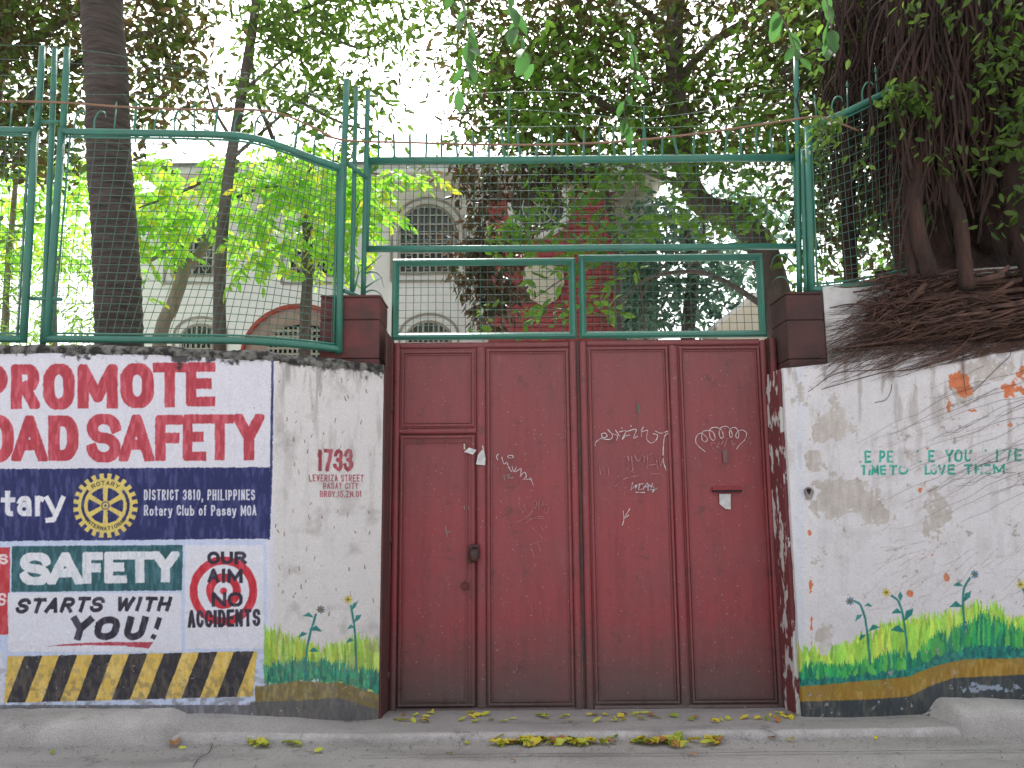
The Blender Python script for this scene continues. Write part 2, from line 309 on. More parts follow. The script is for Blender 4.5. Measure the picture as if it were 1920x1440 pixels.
class Canvas:
    def __init__(s, x0, y0, x1, y1, base):
        s.x0, s.y0 = x0, y0; s.h = int((y1-y0)*SS); s.w = int((x1-x0)*SS)
        s.c = np.empty((s.h, s.w, 3)); s.c[:] = base; s.d = np.zeros((s.h, s.w))
        s.X = (np.arange(s.w)+.5)/SS + x0; s.Y = (np.arange(s.h)+.5)/SS + y0
        s.XX, s.YY = np.meshgrid(s.X, s.Y)
        s.wear = fbm((s.h, s.w), 10*SS, 5, 5); s.fine = fbm((s.h, s.w), 4*SS, 9, 3); s.brush = fbm((s.h, s.w), 5*SS, 31, 3, (1, 4))
    def paint(s, mask, colr, var=.10, hole=.0, sl=None):
        sl = sl or (slice(None), slice(None))
        m = np.clip(mask, 0, 1)*(1-.16*sstep(.45, .75, s.brush[sl]))
        if hole: m = m * (1 - .9*sstep(1-hole, 1-hole+.04, s.wear[sl]*.5+s.fine[sl]*.5))
        cc = np.array(colr, float)*(1+var*(s.brush[sl]-.5)*2)[..., None]
        s.c[sl] = s.c[sl]*(1-m[..., None]) + cc*m[..., None]
    def win(s, x0, y0, x1, y1):
        a = max(0, int((x0-s.x0)*SS)); b = min(s.w, int((x1-s.x0)*SS)+1); c = max(0, int((y0-s.y0)*SS)); d = min(s.h, int((y1-s.y0)*SS)+1)
        return (slice(c, max(c, d)), slice(a, max(a, b)))
    def rect(s, x0, y0, x1, y1, colr, soft=.8, rough=1.5, **k):
        sl = s.win(x0-4, y0-4, x1+4, y1+4); X = s.XX[sl]+(s.wear[sl]-.5)*rough*2; Y = s.YY[sl]+(s.fine[sl]-.5)*rough*2
        m = np.clip((X-x0)/soft+.5, 0, 1)*np.clip((x1-X)/soft+.5, 0, 1)*np.clip((Y-y0)/soft+.5, 0, 1)*np.clip((y1-Y)/soft+.5, 0, 1)
        s.paint(m, colr, sl=sl, **k)
    def poly(s, pts, colr, rough=1.0, **k):
        P = np.array(pts, float); sl = s.win(P[:, 0].min()-3, P[:, 1].min()-3, P[:, 0].max()+3, P[:, 1].max()+3)
        X = s.XX[sl]+(s.wear[sl]-.5)*rough*2; Y = s.YY[sl]+(s.fine[sl]-.5)*rough*2; ins = np.zeros(X.shape, bool)
        for i in range(len(P)):
            (xa, ya), (xb, yb) = P[i-1], P[i]
            if ya == yb: continue
            c = ((ya > Y) != (yb > Y)) & (X < (xb-xa)*(Y-ya)/(yb-ya)+xa); ins ^= c
        s.paint(ins*1.0, colr, sl=sl, **k)
    def strokes(s, lines, t, colr, clip=None, rough=.8, caps=True, **k):
        A = np.concatenate([np.array(l, float) for l in lines]); pad = t+4
        sl = s.win(A[:, 0].min()-pad, A[:, 1].min()-pad, A[:, 0].max()+pad, A[:, 1].max()+pad)
        X = s.XX[sl]+(s.wear[sl]-.5)*rough*2; Y = s.YY[sl]+(s.fine[sl]-.5)*rough*2
        if X.size == 0: return
        best = np.full(X.shape, 1e9)
        for l in lines:
            n = len(l)-1
            for i in range(n):
                (xa, ya), (xb, yb) = l[i], l[i+1]; L = math.hypot(xb-xa, yb-ya)
                if L < 1e-6: continue
                ux, uy = (xb-xa)/L, (yb-ya)/L; pa = (X-xa)*ux+(Y-ya)*uy; pe = np.abs(-(X-xa)*uy+(Y-ya)*ux)
                lo = -t/2 if (caps and i == 0) else 0; hi = L+(t/2 if (caps and i == n-1) else 0)
                q = np.clip(pa, lo, hi); d = np.hypot(pa-q, pe)
                if caps:   # square ends
                    d = np.where((pa < lo) & (i == 0), 1e3, d); d = np.where((pa > hi) & (i == n-1), 1e3, d)
                best = np.minimum(best, d)
        m = np.clip((t/2-best)*1.2+.5, 0, 1)
        if clip:
            x0, y0, x1, y1 = clip; m = m*np.clip(X-x0+.5, 0, 1)*np.clip(x1-X+.5, 0, 1)*np.clip(Y-y0+.5, 0, 1)*np.clip(y1-Y+.5, 0, 1)
        s.paint(m, colr, sl=sl, **k)
    def glyph(s, ch, x0, y0, x1, y1, t, colr, shear=0, clip=True, ty=None, **k):
        if ch not in GL: return
        ty = ty or t
        def mp(u, v):
            y = y0+ty/2+v*(y1-y0-ty); return (x0+t/2+u*(x1-x0-t)+shear*(y1-y), y)
        s.strokes([[mp(*p) for p in l] for l in GL[ch]], t, colr, clip=(x0-.5, y0, x1+.5, y1) if (clip and not shear) else None, **k)
    def text(s, txt, x0, y0, x1, y1, t, colr, gap=.28, shear=0, slope=0, **k):
        wd = {'I': .45, 'l': .35, '1': .6, ' ': .55, ',': .35, '.': .35, 'M': 1.3, 'W': 1.4, '!': .5, 'r': .75, 't': .8, 'f': .7}
        tot = sum(wd.get(c, 1)+gap for c in txt)-gap; u = (x1-x0)/tot; x = x0
        for i, c in enumerate(txt):
            cw = wd.get(c, 1)*u; dy = slope*(x-x0) + random.uniform(-.4, .4)
            s.glyph(c, x, y0+dy, x+cw, y1+dy, t, colr, shear=shear, clip=False, **k); x += cw+gap*u
    def sample(s, px, py):
        x = np.clip((px-s.x0)*SS-.5, 0, s.w-1.001); y = np.clip((py-s.y0)*SS-.5, 0, s.h-1.001)
        x0 = x.astype(int); y0 = y.astype(int); fx = (x-x0)[:, None]; fy = (y-y0)[:, None]
        def bl(A): return (A[y0, x0]*(1-fx)+A[y0, x0+1]*fx)*(1-fy)+(A[y0+1, x0]*(1-fx)+A[y0+1, x0+1]*fx)*fy
        return bl(s.c), bl(s.d[..., None])[:, 0]
def grassband(cv, x0, x1, top, bot, cols, seed, n, wid=(2, 6), hgt=(20, 70)):
    g = np.random.default_rng(seed)
    for i in range(n):
        x = g.uniform(x0, x1); b = bot(x)-g.uniform(-3, 8); t = top(x)+g.uniform(-6, 22); b = max(b-g.uniform(0, .4)*(b-t), t+10)
        wd = g.uniform(*wid); lean = g.normal(0, 4); c = np.array(cols[g.integers(len(cols))])*g.uniform(.88, 1.1)
        cv.poly([(x-wd/2, b), (x-wd/2+lean*.4, (t+b)/2), (x+lean, t), (x+wd/2+lean*.4, (t+b)/2), (x+wd/2, b)], c, rough=1.4, var=.12)
def flower(cv, stem, leaves, head, headcol, tcol=(30, 125, 120)):
    cv.strokes([smoothpath([(a, b) for a, b in stem], 5).tolist()], 4.2, tcol, caps=False)
    for (x, y, dx, dy) in leaves:
        n = np.array([-dy, dx])*.22; a = np.array([x, y]); d = np.array([dx, dy])
        mid = a+d*.5+np.array([0, -abs(dx)*.22])
        cv.poly([a, mid-n*1.0, a+d, mid+n*1.0], tcol, rough=.6)
    if head:
        for k in range(8):
            an = k*math.pi/4; cv.strokes([[head, (head[0]+6.5*math.cos(an), head[1]+6.5*math.sin(an))]], 3, headcol, caps=False)
        cv.strokes([[(head[0]-.5, head[1]), (head[0]+.5, head[1])]], 4.5, (120, 100, 40), caps=False)
def lin(pts):
    xs = [p[0] for p in pts]; ys = [p[1] for p in pts]; return lambda x: np.interp(x, xs, ys)
# ---- left mural
WHT = (222, 219, 220); LB = (196, 208, 236); NAVY = (36, 42, 98); REDP = (184, 66, 80)
cl = Canvas(-420, 600, 760, 1420, WHT)
cl.rect(-420, 600, 513, 1420, (218, 218, 230), var=.03)
cl.rect(-420, 1012, 500, 1330, LB, var=.04)
cl.rect(-420, 656, 512, 661, (52, 62, 112), var=.2, hole=.35)
cl.poly([(509, 672), (513.5, 672), (511, 880), (506, 1012), (502, 1012), (506, 880)], (44, 52, 104), rough=.8)
for ch, a, b, t0, b0, t in [('P', -48, 14, 684, 769, 19), ('R', 21, 74, 683, 767, 19), ('O', 81, 140, 682, 768, 20), ('M', 146, 220, 683, 766, 19), ('O', 226, 288, 681, 765, 21), ('T', 287, 349, 680, 764, 18), ('E', 349, 403, 679, 762, 18),
                            ('R', -110, -45, 779, 867, 19), ('O', -40, 25, 778, 867, 20), ('A', 22, 88, 779, 865, 18), ('D', 91, 147, 779, 864, 20), ('S', 163, 226, 776, 867, 19), ('A', 223, 288, 777, 865, 18), ('F', 291, 342, 778, 864, 18), ('E', 343, 386, 777, 864, 17), ('T', 386, 438, 777, 863, 17), ('Y', 438, 495, 776, 863, 18)]:
    cl.glyph(ch, a-.6, t0, b+.6, b0, t*1.1, REDP, ty=t*.92, var=.16, hole=.10, rough=1.0)
cl.poly([(-420, 882), (506, 876), (505, 1010), (-420, 1019)], NAVY, rough=1.6, var=.12, hole=.1)
for ch, a, b in [('R', -85, -42), ('o', -36, -2), ('t', 1, 29), ('a', 31, 60), ('r', 64, 85), ('y', 83, 122)]:
    cl.glyph(ch, a, 914 if ch != 't' else 917, b, 968, 9.5, (232, 232, 240), clip=False, var=.04)
# gear emblem
sl = cl.win(130, 880, 265, 1015); gx = cl.XX[sl]-197.5; gy = cl.YY[sl]-948; gr = np.hypot(gx, gy)+(cl.fine[sl]-.5)*1.2; ga = np.degrees(np.arctan2(-gy, gx)) % 360
tooth = np.abs(((ga*24/360) % 1)-.5) < .27
gm = np.where(gr < 51, 1.0, np.where((gr < 60.5) & tooth, 1.0, 0.0))
side = (np.abs(((ga+90) % 180)-90) < 42) | (np.abs(ga-180) < 42)
gm = np.where((gr > 40) & (gr < 45.5) & side, 0, gm)
hole_ = (gr < 33.5) & (gr > 9.5)
sp = np.abs(((ga-30) % 60)-30)*math.pi/180*gr   # distance from the nearest spoke axis at 30+60k turned to 90
sp = np.abs((((ga-90)+30) % 60)-30)*math.pi/180*gr
gm = np.where(hole_ & (sp > 3.2+.05*gr), 0, gm); gm = np.where((gr < 8) & (gr > 5.5), .3, gm); gm = np.where(gr < 2.5, 0, gm)
cl.paint(gm, (226, 204, 112), var=.08, sl=sl)
def arctext(txt, r, a0, a1, h, outward=True):
    for i, c in enumerate(txt):
        a = R(a0+(a1-a0)*(i+.5)/len(txt)); wd = abs(R(a1-a0))*r/len(txt)*.62
        if c not in GL: continue
        L = []
        for l in GL[c]:
            q = []
            for u, v in l:
                lx = (u-.5)*wd; ly = (.5-v)*h
                rr = r+ly if outward else r-ly; th = a-(lx/r if outward else -lx/r)
                q.append((197.5+rr*math.cos(th), 948-rr*math.sin(th)))
            L.append(q)
        cl.strokes(L, 1.7, (70, 66, 60), caps=False, rough=.1)
arctext('ROTARY', 42.8, 128, 52, 6.4); arctext('INTERNATIONAL', 43, 212, 328, 6.0, False)
cl.text('DISTRICT 3810, PHILIPPINES', 270, 918, 478, 938, 2.7, (226, 226, 236), gap=.30)
cl.text('Rotary Club of Pasay MOA', 270, 947, 481, 967, 2.7, (226, 226, 236), gap=.24)
cl.rect(-140, 1026, 18, 1190, (190, 58, 66), hole=.12)
cl.text('S', -3, 1038, 14, 1058, 4.5, (230, 220, 225)); cl.text('S', -4, 1112, 12, 1136, 4.5, (230, 220, 225))
cl.poly([(22, 1024), (343, 1022), (341, 1107), (21, 1110)], (44, 92, 100), rough=1, var=.2)
for ch, a, b in [('S', 37, 95), ('A', 89, 155), ('F', 154, 193), ('E', 195, 238), ('T', 236, 288), ('Y', 284, 336)]:
    cl.glyph(ch, a, 1036-(a-37)*.01, b, 1097-(a-37)*.02, 17, (228, 229, 238), ty=13, var=.04)
cl.rect(15, 1112, 340, 1222, (222, 223, 234), var=.03); cl.rect(347, 1022, 494, 1216, (222, 223, 234), var=.03)
BLK = (46, 42, 58)
cl.text('STARTS', 27, 1122, 190, 1150, 7, BLK, gap=.16, shear=.35, slope=-.02, ty=6); cl.text('WITH', 214, 1119, 316, 1146, 7, BLK, gap=.2, shear=.3, ty=6)
for ch, a, b in [('Y', 124, 166), ('O', 172, 218), ('U', 228, 268), ('!', 279, 296)]: cl.glyph(ch, a, 1158, b, 1198, 13 if ch != '!' else 9, BLK, shear=.28, ty=8)
cl.poly([(85, 1212), (130, 1207), (200, 1204), (288, 1204), (279, 1216), (230, 1211), (150, 1210)], (176, 64, 84))
sl = cl.win(350, 1035, 490, 1180); tx = cl.XX[sl]-419; tY = (cl.YY[sl]-1108)*.985; tr = np.hypot(tx, tY)+(cl.wear[sl]-.5)*2
tm_ = (np.clip(64-tr, 0, 1)*np.clip(tr-48, 0, 1)+np.clip(33-tr, 0, 1)*np.clip(tr-17, 0, 1)+np.clip(7-tr, 0, 1))
cl.paint(tm_, (196, 44, 60), var=.14, sl=sl)
cl.text('OUR', 389, 1034, 462, 1058, 6.5, BLK, gap=.1); cl.text('AIM', 389, 1066, 455, 1093, 6.5, BLK, gap=.12); cl.text('NO', 397, 1110, 455, 1138, 6.5, BLK, gap=.12)
cl.text('ACCIDENTS', 352, 1144, 488, 1177, 6.0, BLK, gap=.12, slope=-.02)
# hazard stripes
YEL = (224, 190, 96)
tp = lin([(11, 1231), (482, 1221)]); bt = lin([(8, 1318), (474, 1306)])
cl.poly([(13, 1231), (482, 1221), (474, 1306), (7, 1318)], YEL, var=.10, hole=.08)
for k in range(7):
    a = 45+k*65.6; b = a+34.5
    if k == 6: b = 476
    cl.poly([(a, tp(a)), (b, tp(b)), (b-33, bt(b-33)), (a-33, bt(a-33))], (52, 50, 58), var=.12, hole=.22)
cl.rect(-420, 1224, 4, 1318, (215, 214, 224), hole=.1)
# curved part: dirty white, address, grass, bands
cl.text('1733', 595, 842, 662, 884, 7.0, (160, 52, 68), gap=.12, rough=2.2, var=.25, hole=.12); cl.text('LEVERIZA STREET', 579, 890, 682, 903, 1.9, (160, 56, 70), gap=.25, slope=.0)
cl.text('PASAY CITY', 606, 905, 672, 917, 1.9, (160, 56, 70), gap=.22); cl.text('BRGY.15,ZN.01', 600, 920, 678, 932, 1.9, (160, 56, 70), gap=.2)
gt = lin([(497, 1172), (530, 1176), (560, 1196), (600, 1210), (640, 1200), (670, 1186), (713, 1200)]); bd = lin([(475, 1288), (560, 1276), (640, 1281), (715, 1302), (760, 1306)])
grassband(cl, 499, 722, gt, lambda x: bd(x), [(170, 214, 84), (196, 226, 110), (150, 205, 70), (186, 206, 70)], 3, 330, (5, 13))
grassband(cl, 497, 724, lambda x: bd(x)-42, lambda x: bd(x)+3, [(44, 140, 116), (60, 160, 130), (36, 110, 98), (80, 165, 110)], 4, 520, (3, 6))
flower(cl, [(572, 1276), (577, 1210), (592, 1152)], [(577, 1188, -18, 8), (580, 1182, 24, 2), (578, 1222, 20, 0), (588, 1158, -20, -3)], (602, 1143), (70, 90, 100))
flower(cl, [(668, 1256), (666, 1190), (658, 1136)], [(666, 1176, -16, 4), (665, 1200, -16, 6), (664, 1168, 14, -16), (660, 1144, 10, -16)], (653, 1124), (205, 190, 70))
sl = cl.win(470, 1260, 760, 1420); x_, y_ = cl.XX[sl], cl.YY[sl]+(cl.wear[sl]-.5)*6
cl.paint(sstep(-1.5, 1.5, y_-bd(x_))*(x_ > 478), (132, 116, 66), var=.2, sl=sl)
gb = lin([(475, 1316), (560, 1313), (640, 1309), (713, 1332), (760, 1335)]); cl.paint(sstep(-1.5, 1.5, y_-gb(x_))*(x_ > 470), (92, 92, 96), var=.15, sl=sl)
cl.rect(-420, 1322, 480, 1420, (110, 110, 118), hole=.1, var=.15)
# grime: black growth under the coping with drips, streaks on the curve, chips
N1 = fbm((cl.h, cl.w), 36*SS, 41, 6); N2 = fbm((cl.h, cl.w), 9*SS, 57, 4); N3 = fbm((cl.h, cl.w), 12*SS, 77, 5, (1, 7))
tl = lin([(-420, 655), (0, 653), (300, 656), (420, 664), (500, 668), (560, 678), (640, 684), (720, 692)])
dep = cl.YY-tl(cl.XX)
reach = 10+lin([(-420, 8), (200, 6), (300, 14), (345, 44), (365, 30), (420, 26), (520, 10), (600, 12), (720, 10)])(cl.XX)
g = sstep(.0, .16, N2*.6+N1*.6-.42-dep/reach*.32)
cl.c = cl.c*(1-(g*.85)[..., None])+np.array((48, 46, 44))*(g*.85)[..., None]; cl.d -= g*.3
st = sstep(.5, .75, N3)*np.exp(-np.clip(dep, 0, None)/150)*sstep(505, 540, cl.XX)*.6
cl.c = cl.c*(1-st[..., None])+np.array((110, 104, 100))*st[..., None]
st = (sstep(.55, .8, N1)*.35+.10)*sstep(505, 520, cl.XX); cl.c = cl.c*(1-st[..., None])+np.array((150, 144, 142))*st[..., None]
lowg = sstep(1180, 1330, cl.YY)*sstep(.45, .7, N2)*.5; cl.c = cl.c*(1-lowg[..., None])+np.array((105, 100, 98))*lowg[..., None]
ch_ = sstep(.735, .76, cl.fine*.55+cl.wear*.45)*sstep(1050, 1320, cl.YY+(cl.XX > 500)*60); cl.c = cl.c*(1-ch_[..., None])+np.array((196, 190, 192))*ch_[..., None]
spk = sstep(.77, .79, cl.fine*.5+cl.wear*.5)*.8; cl.c = cl.c*(1-spk[..., None])+np.array((120, 110, 105))*spk[..., None]
for i in range(60):
    a = rng.uniform(515, 700); b = rng.uniform(700, 1150); cl.strokes([[(a, b), (a+rng.normal(0, 1.5), b+rng.uniform(2, 9))]], rng.uniform(1, 2.2), (130, 105, 100), caps=False)
# ---- right mural
cr = Canvas(1430, 520, 2380, 1420, (214, 212, 216))
N1 = fbm((cr.h, cr.w), 60*SS, 141, 6); N2 = fbm((cr.h, cr.w), 16*SS, 157, 5); N3 = fbm((cr.h, cr.w), 8*SS, 177, 4)
def blob(cv, x, y, rx, ry): return np.exp(-(((cv.XX-x)/rx)**2+((cv.YY-y)/ry)**2))
def patch(cv, blobs, thr, colr, N, depth=0.0, soft=.015, var=.06):
    f = 0
    for b in blobs: f = f+blob(cv, *b[:4])*(b[4] if len(b) > 4 else 1)
    m = sstep(thr, thr+soft, np.clip(f, 0, 1.2)*.45+N*.75)
    cv.paint(m, colr, var=var); cv.d -= m*depth
# soft off-white tone changes
tn = (N1-.5)[..., None]; cr.c *= (1+.14*tn)
cr.c *= np.where(cr.XX < 1532, 1.02, 1)[..., None]
cr.paint(sstep(14, 0, np.abs(cr.XX-1500))*.45, (196, 208, 226), var=.05)
# green lettering
GR = (40, 160, 140)
for ch, a, b in [('E', 1621, 1634), ('P', 1648, 1660), ('E', 1663, 1675), ('O', 1680, 1694), ('P', 1699, 1711), ('L', 1718, 1729), ('E', 1740, 1753), ('Y', 1773, 1788), ('O', 1790, 1805), ('U', 1809, 1822), ('L', 1846, 1857), ('I', 1866, 1872), ('V', 1880, 1896), ('E', 1902, 1916), ('W', 1930, 1950), ('I', 1956, 1962), ('L', 1968, 1980), ('L', 1986, 1998)]:
    cr.glyph(ch, a, 845-(a-1620)*.01, b, 868-(a-1620)*.01, 4, GR, clip=False, rough=1.5, var=.2, hole=.15)
for ch, a, b in [('T', 1614, 1626), ('I', 1628, 1633), ('M', 1634, 1648), ('E', 1650, 1661), ('T', 1667, 1682), ('O', 1685, 1703), ('L', 1734, 1746), ('O', 1745, 1758), ('V', 1759, 1774), ('E', 1777, 1791), ('T', 1808, 1824), ('H', 1827, 1842), ('E', 1846, 1858), ('M', 1862, 1884)]:
    cr.glyph(ch, a, 872-(a-1620)*.008, b, 891-(a-1620)*.008, 4, GR, clip=False, rough=1.5, var=.2, hole=.15)
for b in [(1700, 858, 26, 18), (1722, 885, 8, 10), (1840, 856, 22, 10), (1882, 856, 8, 10), (1762, 852, 9, 8), (1640, 850, 6, 6), (1628, 876, 7, 5), (1752, 878, 6, 5), (1850, 880, 14, 6)]:
    m = sstep(.5, .56, blob(cr, *b)+N3*.35); cr.paint(m, (206, 202, 206), var=.06)
# bare plaster
patch(cr, [(1545, 806, 26, 20, 1.3), (1500, 735, 30, 40, .8), (1560, 745, 22, 40, .7), (1580, 800, 30, 30, .6), (1530, 860, 26, 30, .8), (1640, 960, 30, 26, 1.1), (1600, 920, 60, 40, .9), (1560, 940, 30, 40, .9),
           (1545, 1195, 22, 30, 1.1), (1860, 690, 80, 26, 1.0), (1700, 720, 40, 20, .5), (1760, 985, 30, 60, .55), (1810, 740, 40, 40, .8), (1545, 1050, 12, 40, .5), (1705, 858, 22, 18, .8), (1620, 790, 60, 60, .35), (1850, 900, 120, 160, .35), (1660, 1060, 90, 90, .35), (1520, 1000, 25, 160, .45), (1750, 940, 30, 60, .5)], .705, (188, 181, 176), N2*.42+N3*.58, 1.0)
# orange under-paint
patch(cr, [(1797, 712, 24, 20, 1.5), (1812, 735, 16, 14, 1.0), (1778, 762, 6, 16, 1.2), (1893, 730, 18, 20, 1.3), (1915, 698, 14, 14, 1.2), (1930, 735, 20, 14, 1.2), (1822, 770, 18, 6, .9), (1722, 920, 14, 9, 1.0), (1748, 948, 9, 12, .9), (1775, 1082, 10, 9, 1.25), (1705, 1112, 9, 10, 1.35),
           (1745, 1045, 12, 24, .6), (1520, 1100, 6, 22, 1.1), (1518, 998, 6, 12, 1.2), (1522, 1180, 4, 40, 1.0), (1505, 715, 8, 10, .8), (1760, 800, 60, 50, .35), (1890, 795, 24, 10, .9), (1740, 870, 8, 50, .5), (1800, 1000, 30, 60, .35)], .745, (206, 116, 72), N3*.8+N2*.2, 1.2)
# root scars
for i in range(170):
    x = rng.uniform(1600, 2200); y = rng.uniform(790, 1150); L = rng.uniform(15, 90); a = rng.normal(-.42, .25)
    P = [(x+L*t*math.cos(a), y+L*t*math.sin(a)+math.sin(t*5+i)*2.5) for t in np.linspace(0, 1, 6)]
    k_ = rng.uniform(.5, 1); cr.strokes([P], rng.uniform(.7, 1.3), np.array((176, 160, 160))*k_+(1-k_)*np.array((205, 200, 205)), caps=False, rough=1.2, hole=.4)
mt = lin([(1430, 1292), (1497, 1288), (1618, 1277), (1703, 1269), (1735, 1256), (1762, 1246), (1808, 1236), (1920, 1234), (2380, 1240)]); mb_ = lin([(1430, 1318), (1497, 1316), (1640, 1311), (1703, 1306), (1750, 1284), (1789, 1271), (1920, 1265), (2380, 1268)])
gt = lin([(1497, 1205), (1560, 1212), (1600, 1195), (1650, 1165), (1700, 1150), (1740, 1150), (1790, 1140), (1830, 1120), (1870, 1128), (1900, 1155), (2000, 1150), (2380, 1150)])
grassband(cr, 1500, 2380, gt, lambda x: mt(x), [(184, 224, 90), (160, 214, 84), (204, 226, 90), (140, 205, 80)], 13, 1000, (6, 16))
dt = lin([(1497, 1250), (1600, 1250), (1640, 1240), (1680, 1225), (1720, 1235), (1750, 1195), (1800, 1178), (1850, 1150), (1880, 1170), (1930, 1185), (2380, 1180)])
grassband(cr, 1500, 2380, lambda x: dt(x)-8, lambda x: mt(x), [(44, 160, 96), (70, 180, 90), (30, 130, 100), (100, 190, 90)], 14, 1300, (4, 10))
grassband(cr, 1497, 2380, lambda x: (dt(x)+mt(x)*2)/3, lambda x: mt(x)+2, [(30, 120, 112), (38, 145, 125), (26, 100, 104)], 15, 1400, (4, 9))
flower(cr, [(1632, 1245), (1624, 1170), (1614, 1136), (1602, 1127)], [(1617, 1152, -14, 14), (1620, 1136, 16, 2), (1624, 1190, -14, 12), (1628, 1184, 22, -8)], (1594, 1127), (60, 100, 120))
flower(cr, [(1704, 1255), (1696, 1172), (1686, 1130), (1672, 1117)], [(1693, 1150, -22, 0), (1695, 1166, 18, -26), (1697, 1186, -28, -4), (1688, 1128, 0, -20)], (1662, 1111), (205, 190, 80))
flower(cr, [(1809, 1180), (1806, 1113), (1818, 1084)], [(1806, 1138, -26, 0), (1807, 1130, 14, -22), (1807, 1100, -20, -2)], (1827, 1077), (60, 100, 130))
flower(cr, [(1938, 1200), (1932, 1140), (1918, 1104)], [(1932, 1150, 18, -14), (1930, 1132, -12, 6)], (1914, 1096), (205, 190, 80))
x_, y_ = cr.XX, cr.YY+(cr.fine-.5)*3
cr.paint(sstep(-1, 1, y_-mt(x_)), (160, 124, 44), var=.14); cr.paint(sstep(-1, 1, y_-mb_(x_)), (62, 70, 76), var=.2)
pm = sstep(.70, .72, N3*.6+N2*.4)*sstep(1285, 1300, cr.YY); cr.paint(pm, (170, 165, 165))
patch(cr, [(1820, 1290, 60, 10, .9), (1520, 1300, 10, 30, .5), (1900, 1290, 60, 12, .8)], .74, (150, 165, 185), N3)
patch(cr, [(1545, 1208, 20, 26, 1.2)], .78, (196, 194, 196), N2, 1.0)
NV = fbm((cr.h, cr.w), 14*SS, 191, 5, (1, 6))
dv = sstep(.52, .75, NV)*np.exp(-np.clip(cr.YY-670, 0, None)/170)*.6; cr.c = cr.c*(1-dv[..., None])+np.array((128, 116, 108))*dv[..., None]
fk = sstep(.66, .68, N3*.5+cr.wear*.5)*sstep(.5, .62, N1)*.9; cr.c = cr.c*(1-fk[..., None])+np.array((168, 160, 156))*fk[..., None]; cr.d -= fk*.6
dg = sstep(.5, .78, N1)*.16+sstep(700, 655, cr.YY)*.5*sstep(.35, .6, N2); cr.c = cr.c*(1-dg[..., None])+np.array((120, 112, 110))*dg[..., None]
# ------------------------------------------------------------------ the setting: road, driveway, kerbs, yard
YG = 5.95                                        # plane of the gate
def grid_surface(name, xs, ys, zf, m, kind='structure', parent=None):
    X, Y = np.meshgrid(xs, ys); Z = zf(X, Y); V = np.stack([X, Y, Z], -1).reshape(-1, 3); nx = len(xs); ny = len(ys)
    i = (np.arange(ny-1)[:, None]*nx+np.arange(nx-1)[None]).ravel(); F = np.stack([i, i+1, i+nx+1, i+nx], 1)
    return np_mesh(name, V, F, m, parent, True, kind=kind)
lat = np.random.default_rng(11).random((64, 512))
def sm(x, y, s=1.0):
    x = np.asarray(x)*s+200; y = np.asarray(y)*s+20; xi = np.floor(x).astype(int) % 511; yi = np.floor(y).astype(int) % 63; fx = x-np.floor(x); fy = y-np.floor(y)
    fx = fx*fx*(3-2*fx); fy = fy*fy*(3-2*fy)
    return (lat[yi, xi]*(1-fx)+lat[yi, xi+1]*fx)*(1-fy)+(lat[yi+1, xi]*(1-fx)+lat[yi+1, xi+1]*fx)*fy-.5
xs = np.concatenate([[-80, -20, -8], np.arange(-5, 5.01, .05), [8, 20, 80]])
grid_surface('road', xs, np.concatenate([[-60, -20, -5], np.arange(0, 5.3, .08)]), lambda X, Y: 0.004+.012*sm(X, Y, 1.3)+.004*sm(X, Y, 6), M_ROAD)
YE = lambda X: 5.235+.008*X+.010*sm(X, 0*X, 3)
# driveway slab with a worn front lip
def drive():
    ra_ = lambda X: .115*sstep(XP(720, 5.5), XP(420, 5.4), X)+.025*sstep(XP(1560, 5.5), XP(1740, 5.5), X)
    xs = np.arange(XP(300, 5.3), XP(1830, 5.3), .02); rows = [(0, -.05), (0.0, .012), (.004, .03), (.016, .043), (.04, .047), (.09, .047), (.2, .045), (.35, .04), (.5, .034), (.62, .02), (.78, .008), (1.4, 0.0)]
    V = []
    for k, (dy, z) in enumerate(rows):
        V.append(np.stack([xs, YE(xs)+dy+(.006*sm(xs*9, k*1.7+0*xs) if k < 5 else 0), z+ra_(xs)*float(sstep(.0, .16, dy))+.006*sm(xs*5, k*.9+0*xs)+(.004*sm(xs*22, k*1.3+0*xs) if 0 < k < 6 else 0)], 1))
    nx = len(xs); V = np.concatenate(V); i = (np.arange(len(rows)-1)[:, None]*nx+np.arange(nx-1)[None]).ravel(); F = np.stack([i, i+1, i+nx+1, i+nx], 1)
    o = np_mesh('driveway', V, F, M_DRIVE, None, True, kind='structure')
    o.data.materials.append(M_EDGE); mi = np.zeros(len(F), np.int32); mi[:(nx-1)*4] = 1; o.data.polygons.foreach_set('material_index', mi)
drive()
